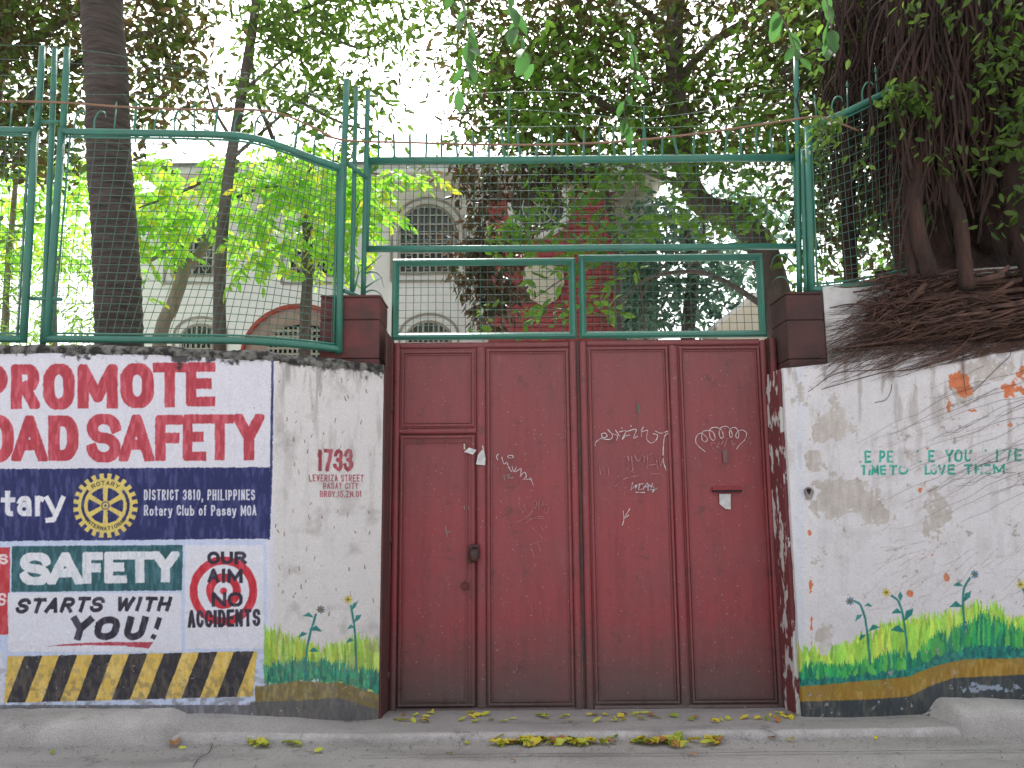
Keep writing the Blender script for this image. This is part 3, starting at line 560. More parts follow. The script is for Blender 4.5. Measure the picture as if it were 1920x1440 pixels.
def kerb(name, x0, x1, end_left, end_right, zt=.185):
    xs = np.arange(x0, x1, .02); prof = [(-.03, -.05), (-.03, .03), (-.022, .10), (0.0, .14), (.035, .155), (.08, .165), (.14, .175), (.22, zt), (.6, zt)]
    V = []
    e = np.ones(len(xs))
    if end_right: e = np.minimum(e, sstep(0, .34, x1-xs))
    if end_left: e = np.minimum(e, sstep(0, .12, xs-x0))
    for k, (dy, z) in enumerate(prof):
        yy = YE(xs)+dy+.02*sm(xs*2.2, 3.3+k*.5+0*xs)+.008*sm(xs*12, k+0*xs)+.012*sm(xs*6, 4+k*1.3+0*xs)+(1-e)*.20*(k < 7)
        zz = (z if k == 0 else z*(.35+.65*e)) + (.022*sm(xs*2.6, 9+k*.8+0*xs)+.012*sm(xs*9, k*1.7+0*xs)+.006*sm(xs*25, k+0*xs))*(k > 0)
        V.append(np.stack([xs, yy, zz], 1))
    nx = len(xs); V = np.concatenate(V); i = (np.arange(len(prof)-1)[:, None]*nx+np.arange(nx-1)[None]).ravel(); F = np.stack([i, i+1, i+nx+1, i+nx], 1)
    o = np_mesh(name, V, F, M_KERB, None, True, kind='structure'); m = MB()
    a = [i for i in range(len(prof))]
    for ix in (0, nx-1): m.add([V[k*nx+ix] for k in a]+[(V[ix][0], V[(len(prof)-1)*nx+ix][1], -.05)], [tuple(range(len(prof)+1))])
    m.build('kerb_end', M_KERB, o); return o
kerb('kerb', -6.0, XP(425, 5.3), False, True)
kerb('kerb', XP(1738, 5.25), 6.0, True, False, .175)
MB().box((-12, 5.9, -.3), (12, 60, -.02)).build('yard_ground', M_YARD_BOUNCE, kind='structure')
# cracks and joints in the concrete
crk = MB(); roadcrack = [G(x, y, .009) for x, y in [(362, 1440), (372, 1425), (392, 1412), (398, 1398)]]
def flat_ribbon(mb, pts, wd, dz=.004):
    P = smoothpath(pts, 6); P[:, 2] += dz; T = np.gradient(P, axis=0); T[:, 2] = 0; T /= np.linalg.norm(T, axis=1)[:, None]; N = np.stack([-T[:, 1], T[:, 0], 0*T[:, 0]], 1)
    vs = []
    for i in range(len(P)):
        q = wd*(.5+rng.random()); vs += [P[i]+N[i]*q, P[i]-N[i]*q]
    mb.add(vs, [(2*i, 2*i+1, 2*i+3, 2*i+2) for i in range(len(P)-1)])
flat_ribbon(crk, roadcrack, .003, .006); crk.build('crack', M_DARK).__setitem__('kind', 'structure')
M_JOINT = simple('dirty_joint', (.13, .12, .12), (.08, .075, .075), 9, .95)
j = MB(); flat_ribbon(j, [(x, 4.93+.02*sm(x, 1.0, 2), .01+.010*sm(x, 4.93, 1.3)) for x in np.arange(-.9, 4.6, .25)], .0035, .010); j.build('expansion_joint', M_JOINT).__setitem__('kind', 'structure')
gg = np.random.default_rng(77); gt_ = MB()
for _ in range(1800):
    x = gg.uniform(-3.6, 4.2); y = float(YE(x))-abs(gg.normal(.0, .10))-.005 if gg.random() < .6 else gg.uniform(4.3, 5.2)
    s_ = abs(gg.normal(.002, .0022))+.001; z = .009+.012*float(sm(x, y, 1.3))
    q = gg.normal(0, s_*.25, (4, 3)); gt_.add([(x-s_+q[0][0], y-s_, z), (x+s_, y-s_*.6+q[1][1], z), (x+q[2][0], y+s_, z), (x+q[3][0], y+q[3][1], z+s_*1.1)], [(0, 1, 3), (1, 2, 3), (2, 0, 3)])
gt_.build('grit', simple('dark_grit', (.3, .28, .26), (.16, .15, .14), 60, .9), None, False, 'stuff')
# ------------------------------------------------------------------ walls
ALB = 1.0
def wall_face(root, cols, ztop, cv, step, name='painted_face', zbot=-.04, seed=0):
    C = np.array(cols); d = np.r_[0, np.cumsum(np.hypot(*np.diff(C, axis=0).T))]
    n = int(d[-1]/step); s = np.linspace(0, d[-1], n); X = np.interp(s, d, C[:, 0]); Y = np.interp(s, d, C[:, 1])
    tx = np.gradient(X); ty = np.gradient(Y); L = np.hypot(tx, ty); nx_, ny_ = ty/L, -tx/L       # normal towards the street
    zt = ztop(X); rows = int((zt.max()-zbot)/step); T = np.linspace(0, 1, rows)
    Z = zbot+T[:, None]*(zt-zbot)[None]; XX = np.broadcast_to(X, Z.shape); YY = np.broadcast_to(Y, Z.shape)
    P = np.stack([XX, YY, Z], -1).reshape(-1, 3); px, py = proj(P); c, dep = cv.sample(px, py)
    h = fbm((rows, n), 40, 201+seed, 5)*.012+fbm((rows, n), 6, 231+seed, 3)*.0025+dep.reshape(rows, n)*.0012
    h = h-.008; hh = h.ravel(); P[:, 0] += np.tile(nx_, rows)*hh; P[:, 1] += np.tile(ny_, rows)*hh
    i = (np.arange(rows-1)[:, None]*n+np.arange(n-1)[None]).ravel(); F = np.stack([i, i+1, i+n+1, i+n], 1)
    return np_mesh(name, P, F, M_WALL, root, True, colors=np.clip(s2l(np.clip(c, 3, 250)), 0, .92)*ALB)
def wall_body(root, cols, ztop, thick, m, name='wall_core', back=.01, z0=-.1, dz=0):
    C = np.array(cols); mb = MB(); n = len(C); zt = np.array([float(ztop(x)) for x in C[:, 0]])+dz; vs = []
    t = np.gradient(C, axis=0); t /= np.linalg.norm(t, axis=1)[:, None]; N = np.stack([-t[:, 1], t[:, 0]], 1)
    for i in range(n):
        f = C[i]+N[i]*back; b = C[i]+N[i]*thick
        vs += [(f[0], f[1], z0), (b[0], b[1], z0), (b[0], b[1], zt[i]), (f[0], f[1], zt[i])]
    fs = [(4*i+k, 4*(i+1)+k, 4*(i+1)+(k+1) % 4, 4*i+(k+1) % 4) for i in range(n-1) for k in range(4)]+[(0, 1, 2, 3), (4*n-1, 4*n-2, 4*n-3, 4*n-4)]
    return mb.add(vs, fs).build(name, m, root)
YL = 5.38
pxs = np.r_[-420, np.arange(-300, 480, 30), np.arange(480, 722, 8)]
def yl(px): t = np.clip((px-470)/(718-470), 0, 1); return YL+.25*t**1.8
colsL = [(XP(p, yl(p)), yl(p)) for p in np.minimum(pxs, 716)]; colsL = [(-5.6, YL)]+colsL
ztl_px = lin([(-420, 657), (0, 655), (300, 657), (420, 664), (500, 667), (560, 676), (640, 684), (718, 692)])
zx = sorted([(XP(p, yl(p), ztl_px(p)), ZP(ztl_px(p), yl(p), p)) for p in range(-420, 720, 20)]); ztopL = lambda X: np.interp(X, [a for a, b in zx], [b for a, b in zx])
wl = thing('mural_wall', (-2.6, 5.5, 0), 'white wall painted with road safety lettering, hazard stripes and house number 1733', 'wall')
wall_face(wl, [c for c in colsL if c[0] > -4.6], ztopL, cl, .004)
wall_body(wl, colsL, ztopL, .24, M_COPE, 'wall_core', .012, dz=-.004)
# rough crumbling coping
def coping(root, cols, ztop, thick, m, seed=0, h=.035):
    C = np.array(cols); d = np.r_[0, np.cumsum(np.hypot(*np.diff(C, axis=0).T))]; n = int(d[-1]/.012); s = np.linspace(0, d[-1], n); X = np.interp(s, d, C[:, 0]); Y = np.interp(s, d, C[:, 1])
    t = np.stack([np.gradient(X), np.gradient(Y)], 1); t /= np.linalg.norm(t, axis=1)[:, None]; N = np.stack([-t[:, 1], t[:, 0]], 1)
    prof = [(-.004, -.03), (-.014, -.008), (-.008, .012), (.01, .03), (.06, .038), (.14, .036), (thick, .03), (thick+.01, -.02)]; V = []
    g = np.random.default_rng(seed)
    for k, (o, z) in enumerate(prof):
        ns = (g.random(n)-.5)*.008+sm(s*14, k*.7+0*s)*.02+sm(s*5, k*.5+2+0*s)*.02
        V.append(np.stack([X+N[:, 0]*(o+ns*.5), Y+N[:, 1]*(o+ns*.5), ztop(X)+z*h/.035+ns*(1 if 0 < k < 7 else .5)], 1))
    V = np.concatenate(V); i = (np.arange(len(prof)-1)[:, None]*n+np.arange(n-1)[None]).ravel(); F = np.stack([i, i+1, i+n+1, i+n], 1)
    return np_mesh('coping', V, F, m, root, False)
coping(wl, colsL, ztopL, .24, M_COPE, 1)
xe, ye = colsL[-1]
# jamb: the wall's end face turned into the gateway
zj = float(ztopL(xe)); MB().box((xe-.03, ye+.004, -.05), (xe+.012, YG-.05, zj-.01)).build('jamb', M_JAMBL, wl)
MB().box((xe+.012, YG-.30, -.05), (XP(733, YG-.05)-.005, YG+.05, ZP(638, YG, 735))).build('gate_rebate', M_JAMBL, wl)
# left pillar
def pillar(name, px0, px1, pyt, yf, side, label):
    x0, x1 = XP(px0, yf, 610), XP(px1, yf, 610); z1 = ZP(pyt, yf, px0); r = thing(name, ((x0+x1)/2, yf+.17, 0), label, 'pillar')
    mb = MB(); zs = [1.2, ZP(668, yf, px0)-.02, ZP(600, yf, px0), z1-.012]
    for a, b in zip(zs[:-1], zs[1:]): mb.box((x0+random.uniform(-.002, .002), yf+random.uniform(0, .004), a+.002), (x1+random.uniform(-.002, .002), yf+.36, b-.002))
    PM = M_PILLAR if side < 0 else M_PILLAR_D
    o = mb.build('shaft', PM, r); bv = o.modifiers.new('bevel', 'BEVEL'); bv.width = .008; bv.segments = 2
    c = MB().box((x0-.004, yf-.004, z1-.012), (x1+.004, yf+.364, z1+.006)).build('cap', PM, r); bv = c.modifiers.new('bevel', 'BEVEL'); bv.width = .006
    return r
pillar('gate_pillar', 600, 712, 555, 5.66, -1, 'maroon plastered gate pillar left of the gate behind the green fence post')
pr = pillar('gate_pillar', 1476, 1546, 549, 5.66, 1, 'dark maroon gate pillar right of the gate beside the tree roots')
# right wall
def yr(px): t = np.clip((px-1480)/440, 0, 3); return 5.60-.14*min(t, 1.6)
colsR = [(XP(p, yr(p)), yr(p)) for p in list(range(1482, 1560, 12))+list(range(1560, 2380, 30))]; colsR = [(colsR[0][0]-.004, 5.63)]+colsR
ztr_px = lin([(1480, 690), (1550, 682), (1600, 672), (1700, 660), (1800, 655), (1920, 652), (2380, 640)])
zx2 = sorted([(XP(p, yr(p), ztr_px(p)), ZP(ztr_px(p), yr(p), p)) for p in range(1470, 2380, 20)]); ztopR = lambda X: np.interp(X, [a for a, b in zx2], [b for a, b in zx2])
wr = thing('peeling_wall', (2.9, 5.6, 0), 'peeling white wall right of the gate with painted grass, flowers and faded green lettering', 'wall')
wall_face(wr, [c for c in colsR if c[0] < 4.6], ztopR, cr, .005, seed=50)
wall_body(wr, colsR, ztopR, .34, M_KERB, 'wall_core', .012, dz=-.004)
x0 = colsR[0][0]; MB().box((x0-.02, 5.64, -.05), (x0+.012, YG-.03, float(ztopR(x0))-.006)).build('jamb', M_JAMB, wr)
MB().box((XP(1452, YG)+.004, YG, -.05), (XP(1500, YG), YG+.06, ZP(634, YG, 1450))).build('gate_rebate', M_JAMBL, wr)
# upper set-back part of the wall, behind the roots
M_UP = simple('grimy_white_plaster', (.66, .66, .67), (.4, .39, .38), 4, .85, .5, 40)
uc = [(XP(p, yr(p)+.10, 620), yr(p)+.10) for p in range(1548, 2380, 40)]
zup = lambda X: np.interp(X, [1.9, 3.3, 6], [2.98, 3.12, 3.2]); wall_body(wr, uc, zup, .24, M_UP, 'upper_wall', .0, 2.2)
# keyhole-like hole with a broken fitting
hx, hz = XP(1515, 5.60, 925), ZP(925, 5.60, 1515); hy = 5.585
MB().prism([(hx+.03*math.cos(a)*(1+.2*math.sin(3*a)), hz+.045*math.sin(a)) for a in np.linspace(0, 2*math.pi, 14, endpoint=False)], hy-.012, hy+.03).build('hole_rim', simple('broken_cement', (.3, .27, .26), (.16, .14, .14), 20, .95), wr)
hl = MB().prism([(hx+.012*math.cos(a)+.006*math.sin(2*a)-.003, hz+.012+.022*math.sin(a)) for a in np.linspace(0, 2*math.pi, 12, endpoint=False)], hy-.0165, hy-.005).build('bell_hole_shade', M_DARK, wr)  # solid dark plug, the hole's inner shade put into its colour
# ------------------------------------------------------------------ gate
X = lambda px, py=937: XP(px, YG, py)
Z = lambda py: ZP(py, YG, 1090)
def bead(mb, x0, x1, z0, z1, y, w_=.012, d=.012):       # raised rectangular moulding
    mb.box((x0, y-d, z1-w_), (x1, y, z1)); mb.box((x0, y-d, z0), (x1, y, z0+w_)); mb.box((x0, y-d*.95, z0+w_), (x0+w_, y, z1-w_)); mb.box((x1-w_, y-d*.95, z0+w_), (x1, y, z1-w_))
def panel(root, name, px0, px1, py0, py1, y=YG):
    x0, x1, z1, z0 = X(px0), X(px1), Z(py0), Z(py1); mb = MB()
    xs_ = np.linspace(x0, x1, 14); zs_ = np.linspace(z0, z1, 30); XX, ZZ = np.meshgrid(xs_, zs_)
    YY = y+.004*np.sin((XX-x0)/(x1-x0)*math.pi)+.010*sm(XX*2.2, ZZ*1.6+5); nx = 14; i = (np.arange(29)[:, None]*nx+np.arange(13)[None]).ravel()
    o = np_mesh(name, np.stack([XX, YY, ZZ], -1).reshape(-1, 3), np.stack([i, i+1, i+nx+1, i+nx], 1), M_RED, root, True); return o
def mould(root, px0, px1, py0, py1, y=YG, inset=.022):
    x0, x1, z1, z0 = X(px0), X(px1), Z(py0), Z(py1); mb = MB(); bead(mb, x0, x1, z0, z1, y+.002, .013, .022); bead(mb, x0+inset, x1-inset, z0+inset, z1-inset, y+.004, .007, .014); return mb.build('moulding', M_REDD if False else M_RED, root)
def stile(root, px0, px1, py0, py1, r=.5, y=YG, d=.03, name='stile'):
    x0, x1 = X(px0), X(px1); z1, z0 = Z(py0), Z(py1); xc = (x0+x1)/2; rx = (x1-x0)/2; mb = MB()
    prof = [(xc+rx*math.cos(a), y+.01-d*math.sin(a)**.8 if math.sin(a) > 0 else y+.01) for a in np.linspace(math.pi, 0, 9)]
    vs = [(px_, py_, z0) for px_, py_ in prof]+[(px_, py_, z1) for px_, py_ in prof]; n = len(prof)
    mb.add(vs, [(i, i+1, n+i+1, n+i) for i in range(n-1)]+[tuple(range(n-1, -1, -1)), tuple(range(n, 2*n))]); return mb.build(name, M_RED, root)
def rail(root, px0, px1, py0, py1, y=YG, d=.03, name='rail'):
    x0, x1 = X(px0), X(px1); z1, z0 = Z(py0), Z(py1); zc = (z0+z1)/2; rz = (z1-z0)/2; mb = MB()
    prof = [(y+.01-d*max(0, math.sin(a))**.8, zc+rz*math.cos(a)) for a in np.linspace(math.pi, 0, 9)]; n = len(prof)
    vs = [(x0, a, b) for a, b in prof]+[(x1, a, b) for a, b in prof]
    mb.add(vs, [(i, n+i, n+i+1, i+1) for i in range(n-1)]+[tuple(range(n)), tuple(range(2*n-1, n-1, -1))]); return mb.build(name, M_RED, root)
def frame_tube(mb, pts, r, n=10): mb.tube(pts, r, n)
def wiremesh(root, P00, P10, P01, P11, nx, nz, r=.0024, name='wire_mesh'):
    P00, P10, P01, P11 = map(np.array, (P00, P10, P01, P11)); mb = MB()
    for i in range(1, nx):
        t = i/nx; a = P00*(1-t)+P10*t; b = P01*(1-t)+P11*t; mb.tube([a, (a+b)/2+np.array([random.gauss(0, .001), random.gauss(0, .002), 0]), b], r, 4, False)
    for k in range(1, nz):
        t = k/nz; a = P00*(1-t)+P01*t; b = P10*(1-t)+P11*t; o = np.array([0, -2*r, 0]); mb.tube([a+o, (a+b)/2+o+np.array([0, random.gauss(0, .002), random.gauss(0, .0012)]), b+o], r, 4, False)
    return mb.build(name, M_WIRE, root)
def sqframe(root, x0, x1, z0, z1, y, w_, d, m, name='screen_frame'):       # mitred box-section frame with rounded faces
    mb = MB(); q = w_*.28
    prof = [(0, 0), (0, -d*.6), (q, -d), (w_-q*1.4, -d), (w_-q*.3, -d*.55), (w_, -d*.45), (w_, 0)]
    cs = [(x0, z0, 1, 1), (x1, z0, -1, 1), (x1, z1, -1, -1), (x0, z1, 1, -1)]; n = len(prof); vs = []
    for cx, cz, sx, sz in cs:
        for o, dy in prof: vs.append((cx+sx*o, y+dy, cz+sz*o))
    fs = [(c*n+i, ((c+1) % 4)*n+i, ((c+1) % 4)*n+i+1, c*n+i+1) for c in range(4) for i in range(n-1)]+[(c*n, c*n+n-1, ((c+1) % 4)*n+n-1, ((c+1) % 4)*n) for c in range(4)]
    return mb.add(vs, fs).build(name, m, root)
gl = thing('gate_leaf', (X(912), YG, 0), 'left leaf of the red steel gate containing the small wicket door and padlock', 'gate', 'leaves of the red steel gate')
gr_ = thing('gate_leaf', (X(1272), YG, 0), 'right leaf of the red steel gate with the mail slot and looping white scribble', 'gate', 'leaves of the red steel gate')
# left leaf
MB().box((X(736), YG+.022, Z(1334)), (X(1085), YG+.03, Z(642))).build('backing_sheet', M_RED, gl); MB().box((X(1092), YG+.022, Z(1333)), (X(1451), YG+.03, Z(640))).build('backing_sheet', M_RED, gr_)
stile(gl, 734, 748, 641, 1334); stile(gl, 1071, 1086, 641, 1334, d=.036); stile(gl, 893, 912, 650, 1324)
rail(gl, 748, 1071, 640, 652); rail(gl, 748, 1071, 1324, 1335, d=.034)
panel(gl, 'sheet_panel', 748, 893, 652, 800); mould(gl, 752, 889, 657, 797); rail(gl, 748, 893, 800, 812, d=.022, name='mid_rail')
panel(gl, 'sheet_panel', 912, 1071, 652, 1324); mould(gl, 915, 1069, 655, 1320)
wd_ = MB(); x0, x1, z0, z1 = X(749), X(892), Z(1323), Z(813)
wk = panel(gl, 'wicket_door', 750, 891, 814, 1322, YG-.004); wk['label'] = 'small red pedestrian door set in the gate leaf'
mb = MB(); bead(mb, X(752), X(889), Z(1320), Z(816), YG-.004, .012, .022); bead(mb, X(758), X(876), Z(1312), Z(826), YG-.002, .007, .014); mb.build('moulding', M_RED, wk)
# latch box, keyhole, ring pull
lx, lz = X(889), Z(1032)
mb = MB(); mb.box((lx-.034, YG-.06, lz-.045), (lx+.036, YG-.005, lz+.05)); o = mb.build('latch_plate', M_IRON, wk); o.modifiers.new('b', 'BEVEL').width = .006
mb = MB(); mb.tube(smoothpath([(lx-.012, YG-.055, lz+.01), (lx-.006, YG-.085, lz+.035), (lx+.014, YG-.085, lz+.035), (lx+.02, YG-.055, lz+.01)], 5), .005, 8)
mb.tube([(lx+.004, YG-.085, lz-.062), (lx+.004, YG-.095, lz-.045), (lx+.004, YG-.095, lz), (lx+.004, YG-.09, lz+.02)], [.024, .04, .042, .024], 12); mb.build('padlock', M_IRON, wk, True)
mb = MB(); kx, kz = X(880), Z(1050); mb.tube([(kx, YG+.0, kz), (kx, YG-.022, kz), (kx, YG-.028, kz)], [.018, .018, .012], 14); mb.build('keyhole_cover', M_RUST, wk, True)
mb = MB(); rx_, rz_ = X(872.5), Z(1096); mb.tube([(rx_+.026*math.cos(a), YG-.024, rz_+.026*math.sin(a)) for a in np.linspace(0, 2*math.pi, 22)], .006, 8, False); mb.tube([(rx_, YG+.005, rz_+.026), (rx_, YG-.03, rz_+.026)], .006, 8); mb.build('ring_pull', M_RUST, wk, True)
# right leaf
stile(gr_, 1091, 1106, 641, 1334, d=.036); stile(gr_, 1262, 1281, 650, 1324, d=.034); stile(gr_, 1438, 1452, 641, 1330)
rail(gr_, 1106, 1438, 638, 650); rail(gr_, 1106, 1438, 1321, 1333, d=.034)
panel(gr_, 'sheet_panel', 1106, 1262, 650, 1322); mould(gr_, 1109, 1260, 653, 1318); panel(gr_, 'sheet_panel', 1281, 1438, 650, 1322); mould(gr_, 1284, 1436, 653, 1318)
MB().box((X(1086.3), YG-.006, Z(1334)), (X(1090.7), YG+.02, Z(640))).build('seam_strip', M_IRON, gr_)
# mail slot with hood
mx0, mx1, mz = X(1335), X(1391), Z(921); mb = MB(); mb.add([(mx0+.01, YG-.0, mz+.03), (mx1-.01, YG-.0, mz+.03), (mx1, YG-.035, mz), (mx0, YG-.035, mz), (mx0+.01, YG, mz), (mx1-.01, YG, mz)], [(0, 3, 2, 1), (3, 0, 4), (1, 2, 5), (3, 4, 5, 2)])
sl_ = mb.build('mail_slot_hood', M_RED, gr_); MB().box((mx0+.004, YG-.036, mz-.014), (mx1-.004, YG-.004, mz-.001)).build('slot_shade_box', M_DARK, sl_)  # dark box under the hood paints the shade of the slot
# green mesh screens on top of both leaves
for root, a, b, t0, b0 in ((gl, 735, 1080, 485, 636), (gr_, 1086, 1434, 477, 633)):
    x0, x1, z1, z0 = XP(a, YG, 560), XP(b, YG, 560), ZP(t0, YG, (a+b)/2), ZP(b0, YG, (a+b)/2)
    sqframe(root, x0, x1, z0, z1, YG+.02, .052, .05, M_GREEN); i_ = .05
    wiremesh(root, (x0+i_, YG, z0+i_), (x1-i_, YG, z0+i_), (x0+i_, YG, z1-i_), (x1-i_, YG, z1-i_), 23 if root is gl else 23, 9)
# hinge post and collars on the right, hinge lugs on the left
hp = thing('hinge_post', (X(1460), YG-.02, 0), 'round maroon hinge pipe along the right edge of the red gate', 'post')
MB().tube([(X(1460), YG-.05, .02), (X(1460), YG-.05, 1.4), (X(1460), YG-.05, Z(640))], .026, 14).build('pipe', M_REDD, hp, True)
for p in (762, 1005, 1268): MB().tube([(X(1460), YG-.05, Z(p)-.032), (X(1460), YG-.05, Z(p)-.02), (X(1460), YG-.05, Z(p)+.02), (X(1460), YG-.05, Z(p)+.032)], [.028, .036, .036, .028], 14).build('hinge_collar', M_IRON, hp, True)
hp = thing('hinge_post', (X(738), YG-.02, 0), 'dark maroon hinge pipe along the left edge of the red gate', 'post')
MB().tube([(X(731), YG-.045, .02), (X(731), YG-.045, 1.4), (X(731), YG-.045, Z(640))], .02, 12).build('pipe', M_REDD, hp, True)
for p in (765, 1010, 1262): MB().tube([(X(731), YG-.045, Z(p)-.03), (X(731), YG-.045, Z(p)+.03)], .026, 12).build('hinge_collar', M_IRON, hp, True)
# graffiti strokes (thin chalk lines lying on the sheets)
def scrib(root, name, strokes_, wd, m, label, n=6):
    mb = MB()
    for s_ in strokes_:
        P = smoothpath(s_, n) if len(s_) > 2 else np.array([s_[0], ((s_[0][0]+s_[1][0])/2, (s_[0][1]+s_[1][1])/2), s_[1]], float)
        Q = np.array([W(a, b, YG-.0115) for a, b in P]); mb.ribbon(Q, wd*(.7+.5*rng.random(len(Q))))
    o = mb.build(name, m, root); o['label'] = label; return o
def C7(pts): return [(1080+a/5.142, 740+b/5.142) for a, b in pts]
def C6(pts): return [(820+a/3, 640+b/3) for a, b in pts]
scrib(gr_, 'chalk_tag', [C7(p) for p in [[(185, 495), (190, 460), (250, 410), (245, 380), (280, 370), (300, 400), (260, 415), (245, 395)], [(245, 425), (330, 430), (350, 390), (305, 335)], [(340, 375), (400, 395), (390, 440)], [(380, 340), (420, 400)], [(415, 360), (480, 350), (445, 430), (480, 395)],
      [(450, 400), (520, 390)], [(485, 355), (580, 335), (555, 415), (595, 400)], [(650, 312), (630, 350), (632, 405)], [(632, 360), (690, 345), (680, 420), (720, 465), (770, 440), (785, 390), (740, 375)], [(760, 348), (820, 372), (890, 352), (885, 385)], [(885, 370), (850, 420), (840, 620), (870, 730)], [(438, 315), (444, 330)], [(528, 295), (532, 308)]]], .006, M_CHALK, 'white chalk signature across the right leaf')
lo = []
cx = [1185, 1250, 1330, 1415, 1500, 1575]
path = [(1245, 550), (1165, 480), (1155, 420), (1180, 380), (1215, 375), (1265, 420), (1250, 455), (1215, 430), (1220, 360), (1275, 345), (1320, 360), (1342, 420), (1320, 440), (1290, 400), (1295, 330), (1350, 315), (1400, 340), (1420, 400), (1400, 420), (1380, 380), (1395, 320), (1450, 305), (1490, 340), (1508, 395), (1490, 410), (1478, 370), (1495, 325), (1540, 320), (1570, 370), (1560, 420), (1540, 400), (1555, 360), (1600, 340), (1642, 370), (1630, 430), (1580, 480), (1548, 525)]
scrib(gr_, 'chalk_loops', [C7(path)], .0055, M_CHALK, 'looping cloud shaped chalk scribble')
scrib(gr_, 'chalk_tag', [C7(p) for p in [[(1348, 548), (1305, 500), (1310, 465), (1345, 475), (1350, 500)], [(1345, 525), (1385, 455), (1365, 520), (1425, 440), (1400, 490)], [(1430, 500), (1455, 430), (1470, 425)], [(1500, 440), (1510, 495)]]], .0045, M_FAINT, 'faint scribble under the loops')
scrib(gr_, 'chalk_smudge', [C7(p) for p in [[(500, 590), (510, 640)], [(535, 590), (548, 735)], [(560, 580), (600, 640), (640, 575)], [(660, 590), (655, 660)], [(690, 580), (685, 715)], [(690, 590), (760, 570), (790, 720)], [(700, 680), (775, 670)], [(800, 600), (815, 690), (840, 590)], [(225, 680), (238, 770)], [(310, 690), (318, 785)], [(375, 885), (470, 810), (600, 780)], [(720, 765), (815, 760)]]], .008, M_FAINT, 'rubbed chalk letters').__setitem__('kind', 'stuff')
scrib(gr_, 'chalk_tag', [C7(p) for p in [[(545, 845), (530, 920)], [(545, 905), (580, 870), (570, 915), (590, 870)], [(600, 865), (650, 858)], [(615, 865), (605, 915), (640, 910)], [(645, 915), (690, 850), (695, 920)], [(650, 890), (710, 885)], [(700, 870), (760, 900), (735, 945)], [(740, 850), (720, 920), (790, 900), (690, 925)], [(575, 940), (665, 943)]]], .006, M_CHALK, 'small white tag with underline', 3)
scrib(gr_, 'chalk_tag', [C7([(520, 1098), (465, 1190), (510, 1160)]), C7([(455, 1120), (460, 1210), (443, 1262)])], .006, M_CHALK, 'short white y shaped mark', 3)
scrib(gl, 'chalk_tag', [C6(p) for p in [[(345, 633), (333, 645), (340, 668)], [(362, 650), (375, 690), (392, 680), (400, 712)], [(392, 690), (418, 735)], [(420, 700), (430, 735), (445, 705)], [(440, 735), (470, 715), (468, 750)], [(465, 760), (490, 735), (500, 760), (480, 780)], [(490, 775), (525, 775), (520, 765)], [(523, 765), (540, 810)]]]+[C6([(412+16*math.cos(a), 649+8*math.sin(a)) for a in np.linspace(0, 6.3, 9)])], .0055, M_CHALK, 'slanting white chalk name on the second panel', 3)
scrib(gl, 'chalk_tag', [C6(p) for p in [[(470, 935), (480, 965), (490, 915), (500, 960)], [(530, 910), (545, 930), (525, 955)], [(535, 905), (560, 895), (550, 950)], [(575, 880), (570, 950), (600, 905), (595, 930)], [(630, 925), (615, 970), (600, 950), (612, 915), (632, 925)], [(445, 1018), (500, 990), (540, 955)], [(500, 1022), (550, 990), (605, 985)], [(490, 1000), (600, 995)], [(530, 1045), (590, 1110), (520, 1145)], [(560, 1125), (582, 1182)], [(525, 1150), (547, 1218)], [(580, 1040), (598, 1062)]]], .0045, M_FAINT, 'faded crown shaped chalk scribble', 3)
M_CHIP = simple('grey_chip', (.25, .27, .25), (.2, .2, .2), 20)
for p_ in ([(375, 752), (378, 782)], [(385, 755), (410, 750), (395, 768), (430, 765)], [(45, 1040), (58, 1100)], [(50, 1075), (75, 1070)], [(150, 925), (153, 945)], [(176, 928), (178, 948)], [(122, 888), (119, 902)]): scrib(gl, 'paint_chip', [C6(p_)], .006, M_CHIP, 'grey worn paint chip', 3)
scrib(gr_, 'green_dab', [C7([(600, 88), (608, 182)])], .008, M_GREEN, 'short green paint dab')
scrib(gr_, 'grey_patch', [C7([(1435, 530), (1440, 655)])], .042, simple('grey_residue', (.16, .08, .08), (.2, .12, .12), 15), 'grey glue residue above the mail slot')
# papers stuck on the gate
def paper(pts, label, y=YG-.028, m=M_PAPER):
    P = np.array([W(a, b, y) for a, b in pts]); n = len(P); mb = MB(); mb.add([p for p in P]+[p+np.array([0, .0015, 0]) for p in P], [tuple(range(n)), tuple(range(2*n-1, n-1, -1))]+[(i, n+i, n+(i+1) % n, (i+1) % n) for i in range(n)])
    V0 = P.mean(0); o = mb.build('paper_scrap', m); tag(o, label, 'paper', 'paper scraps stuck on the gate'); return o
paper(C6([(150, 622), (178, 597), (222, 612), (200, 637)]), 'grey torn paper scrap at the top of the wicket door')
paper(C6([(218, 692), (228, 640), (250, 610), (262, 607), (271, 660), (268, 697)]), 'white pointed paper tag hanging on the stile beside the wicket door', YG-.038)
paper([(1349, 926), (1370, 926), (1370, 955), (1360, 954), (1349, 945)], 'white torn sticker right under the mail slot', YG-.012)
t_ = paper(C6([(148, 575), (156, 577), (158, 607), (148, 607)]), 'short strip of tape above the grey paper scrap', YG-.026, M_TAPE); t_.name = 'tape_strip'; t_['category'] = 'tape'
t_ = paper(C6([(250, 588), (258, 586), (263, 608), (255, 612)]), 'short strip of tape holding the white pointed tag', YG-.041, M_TAPE); t_.name = 'tape_strip'; t_['category'] = 'tape'
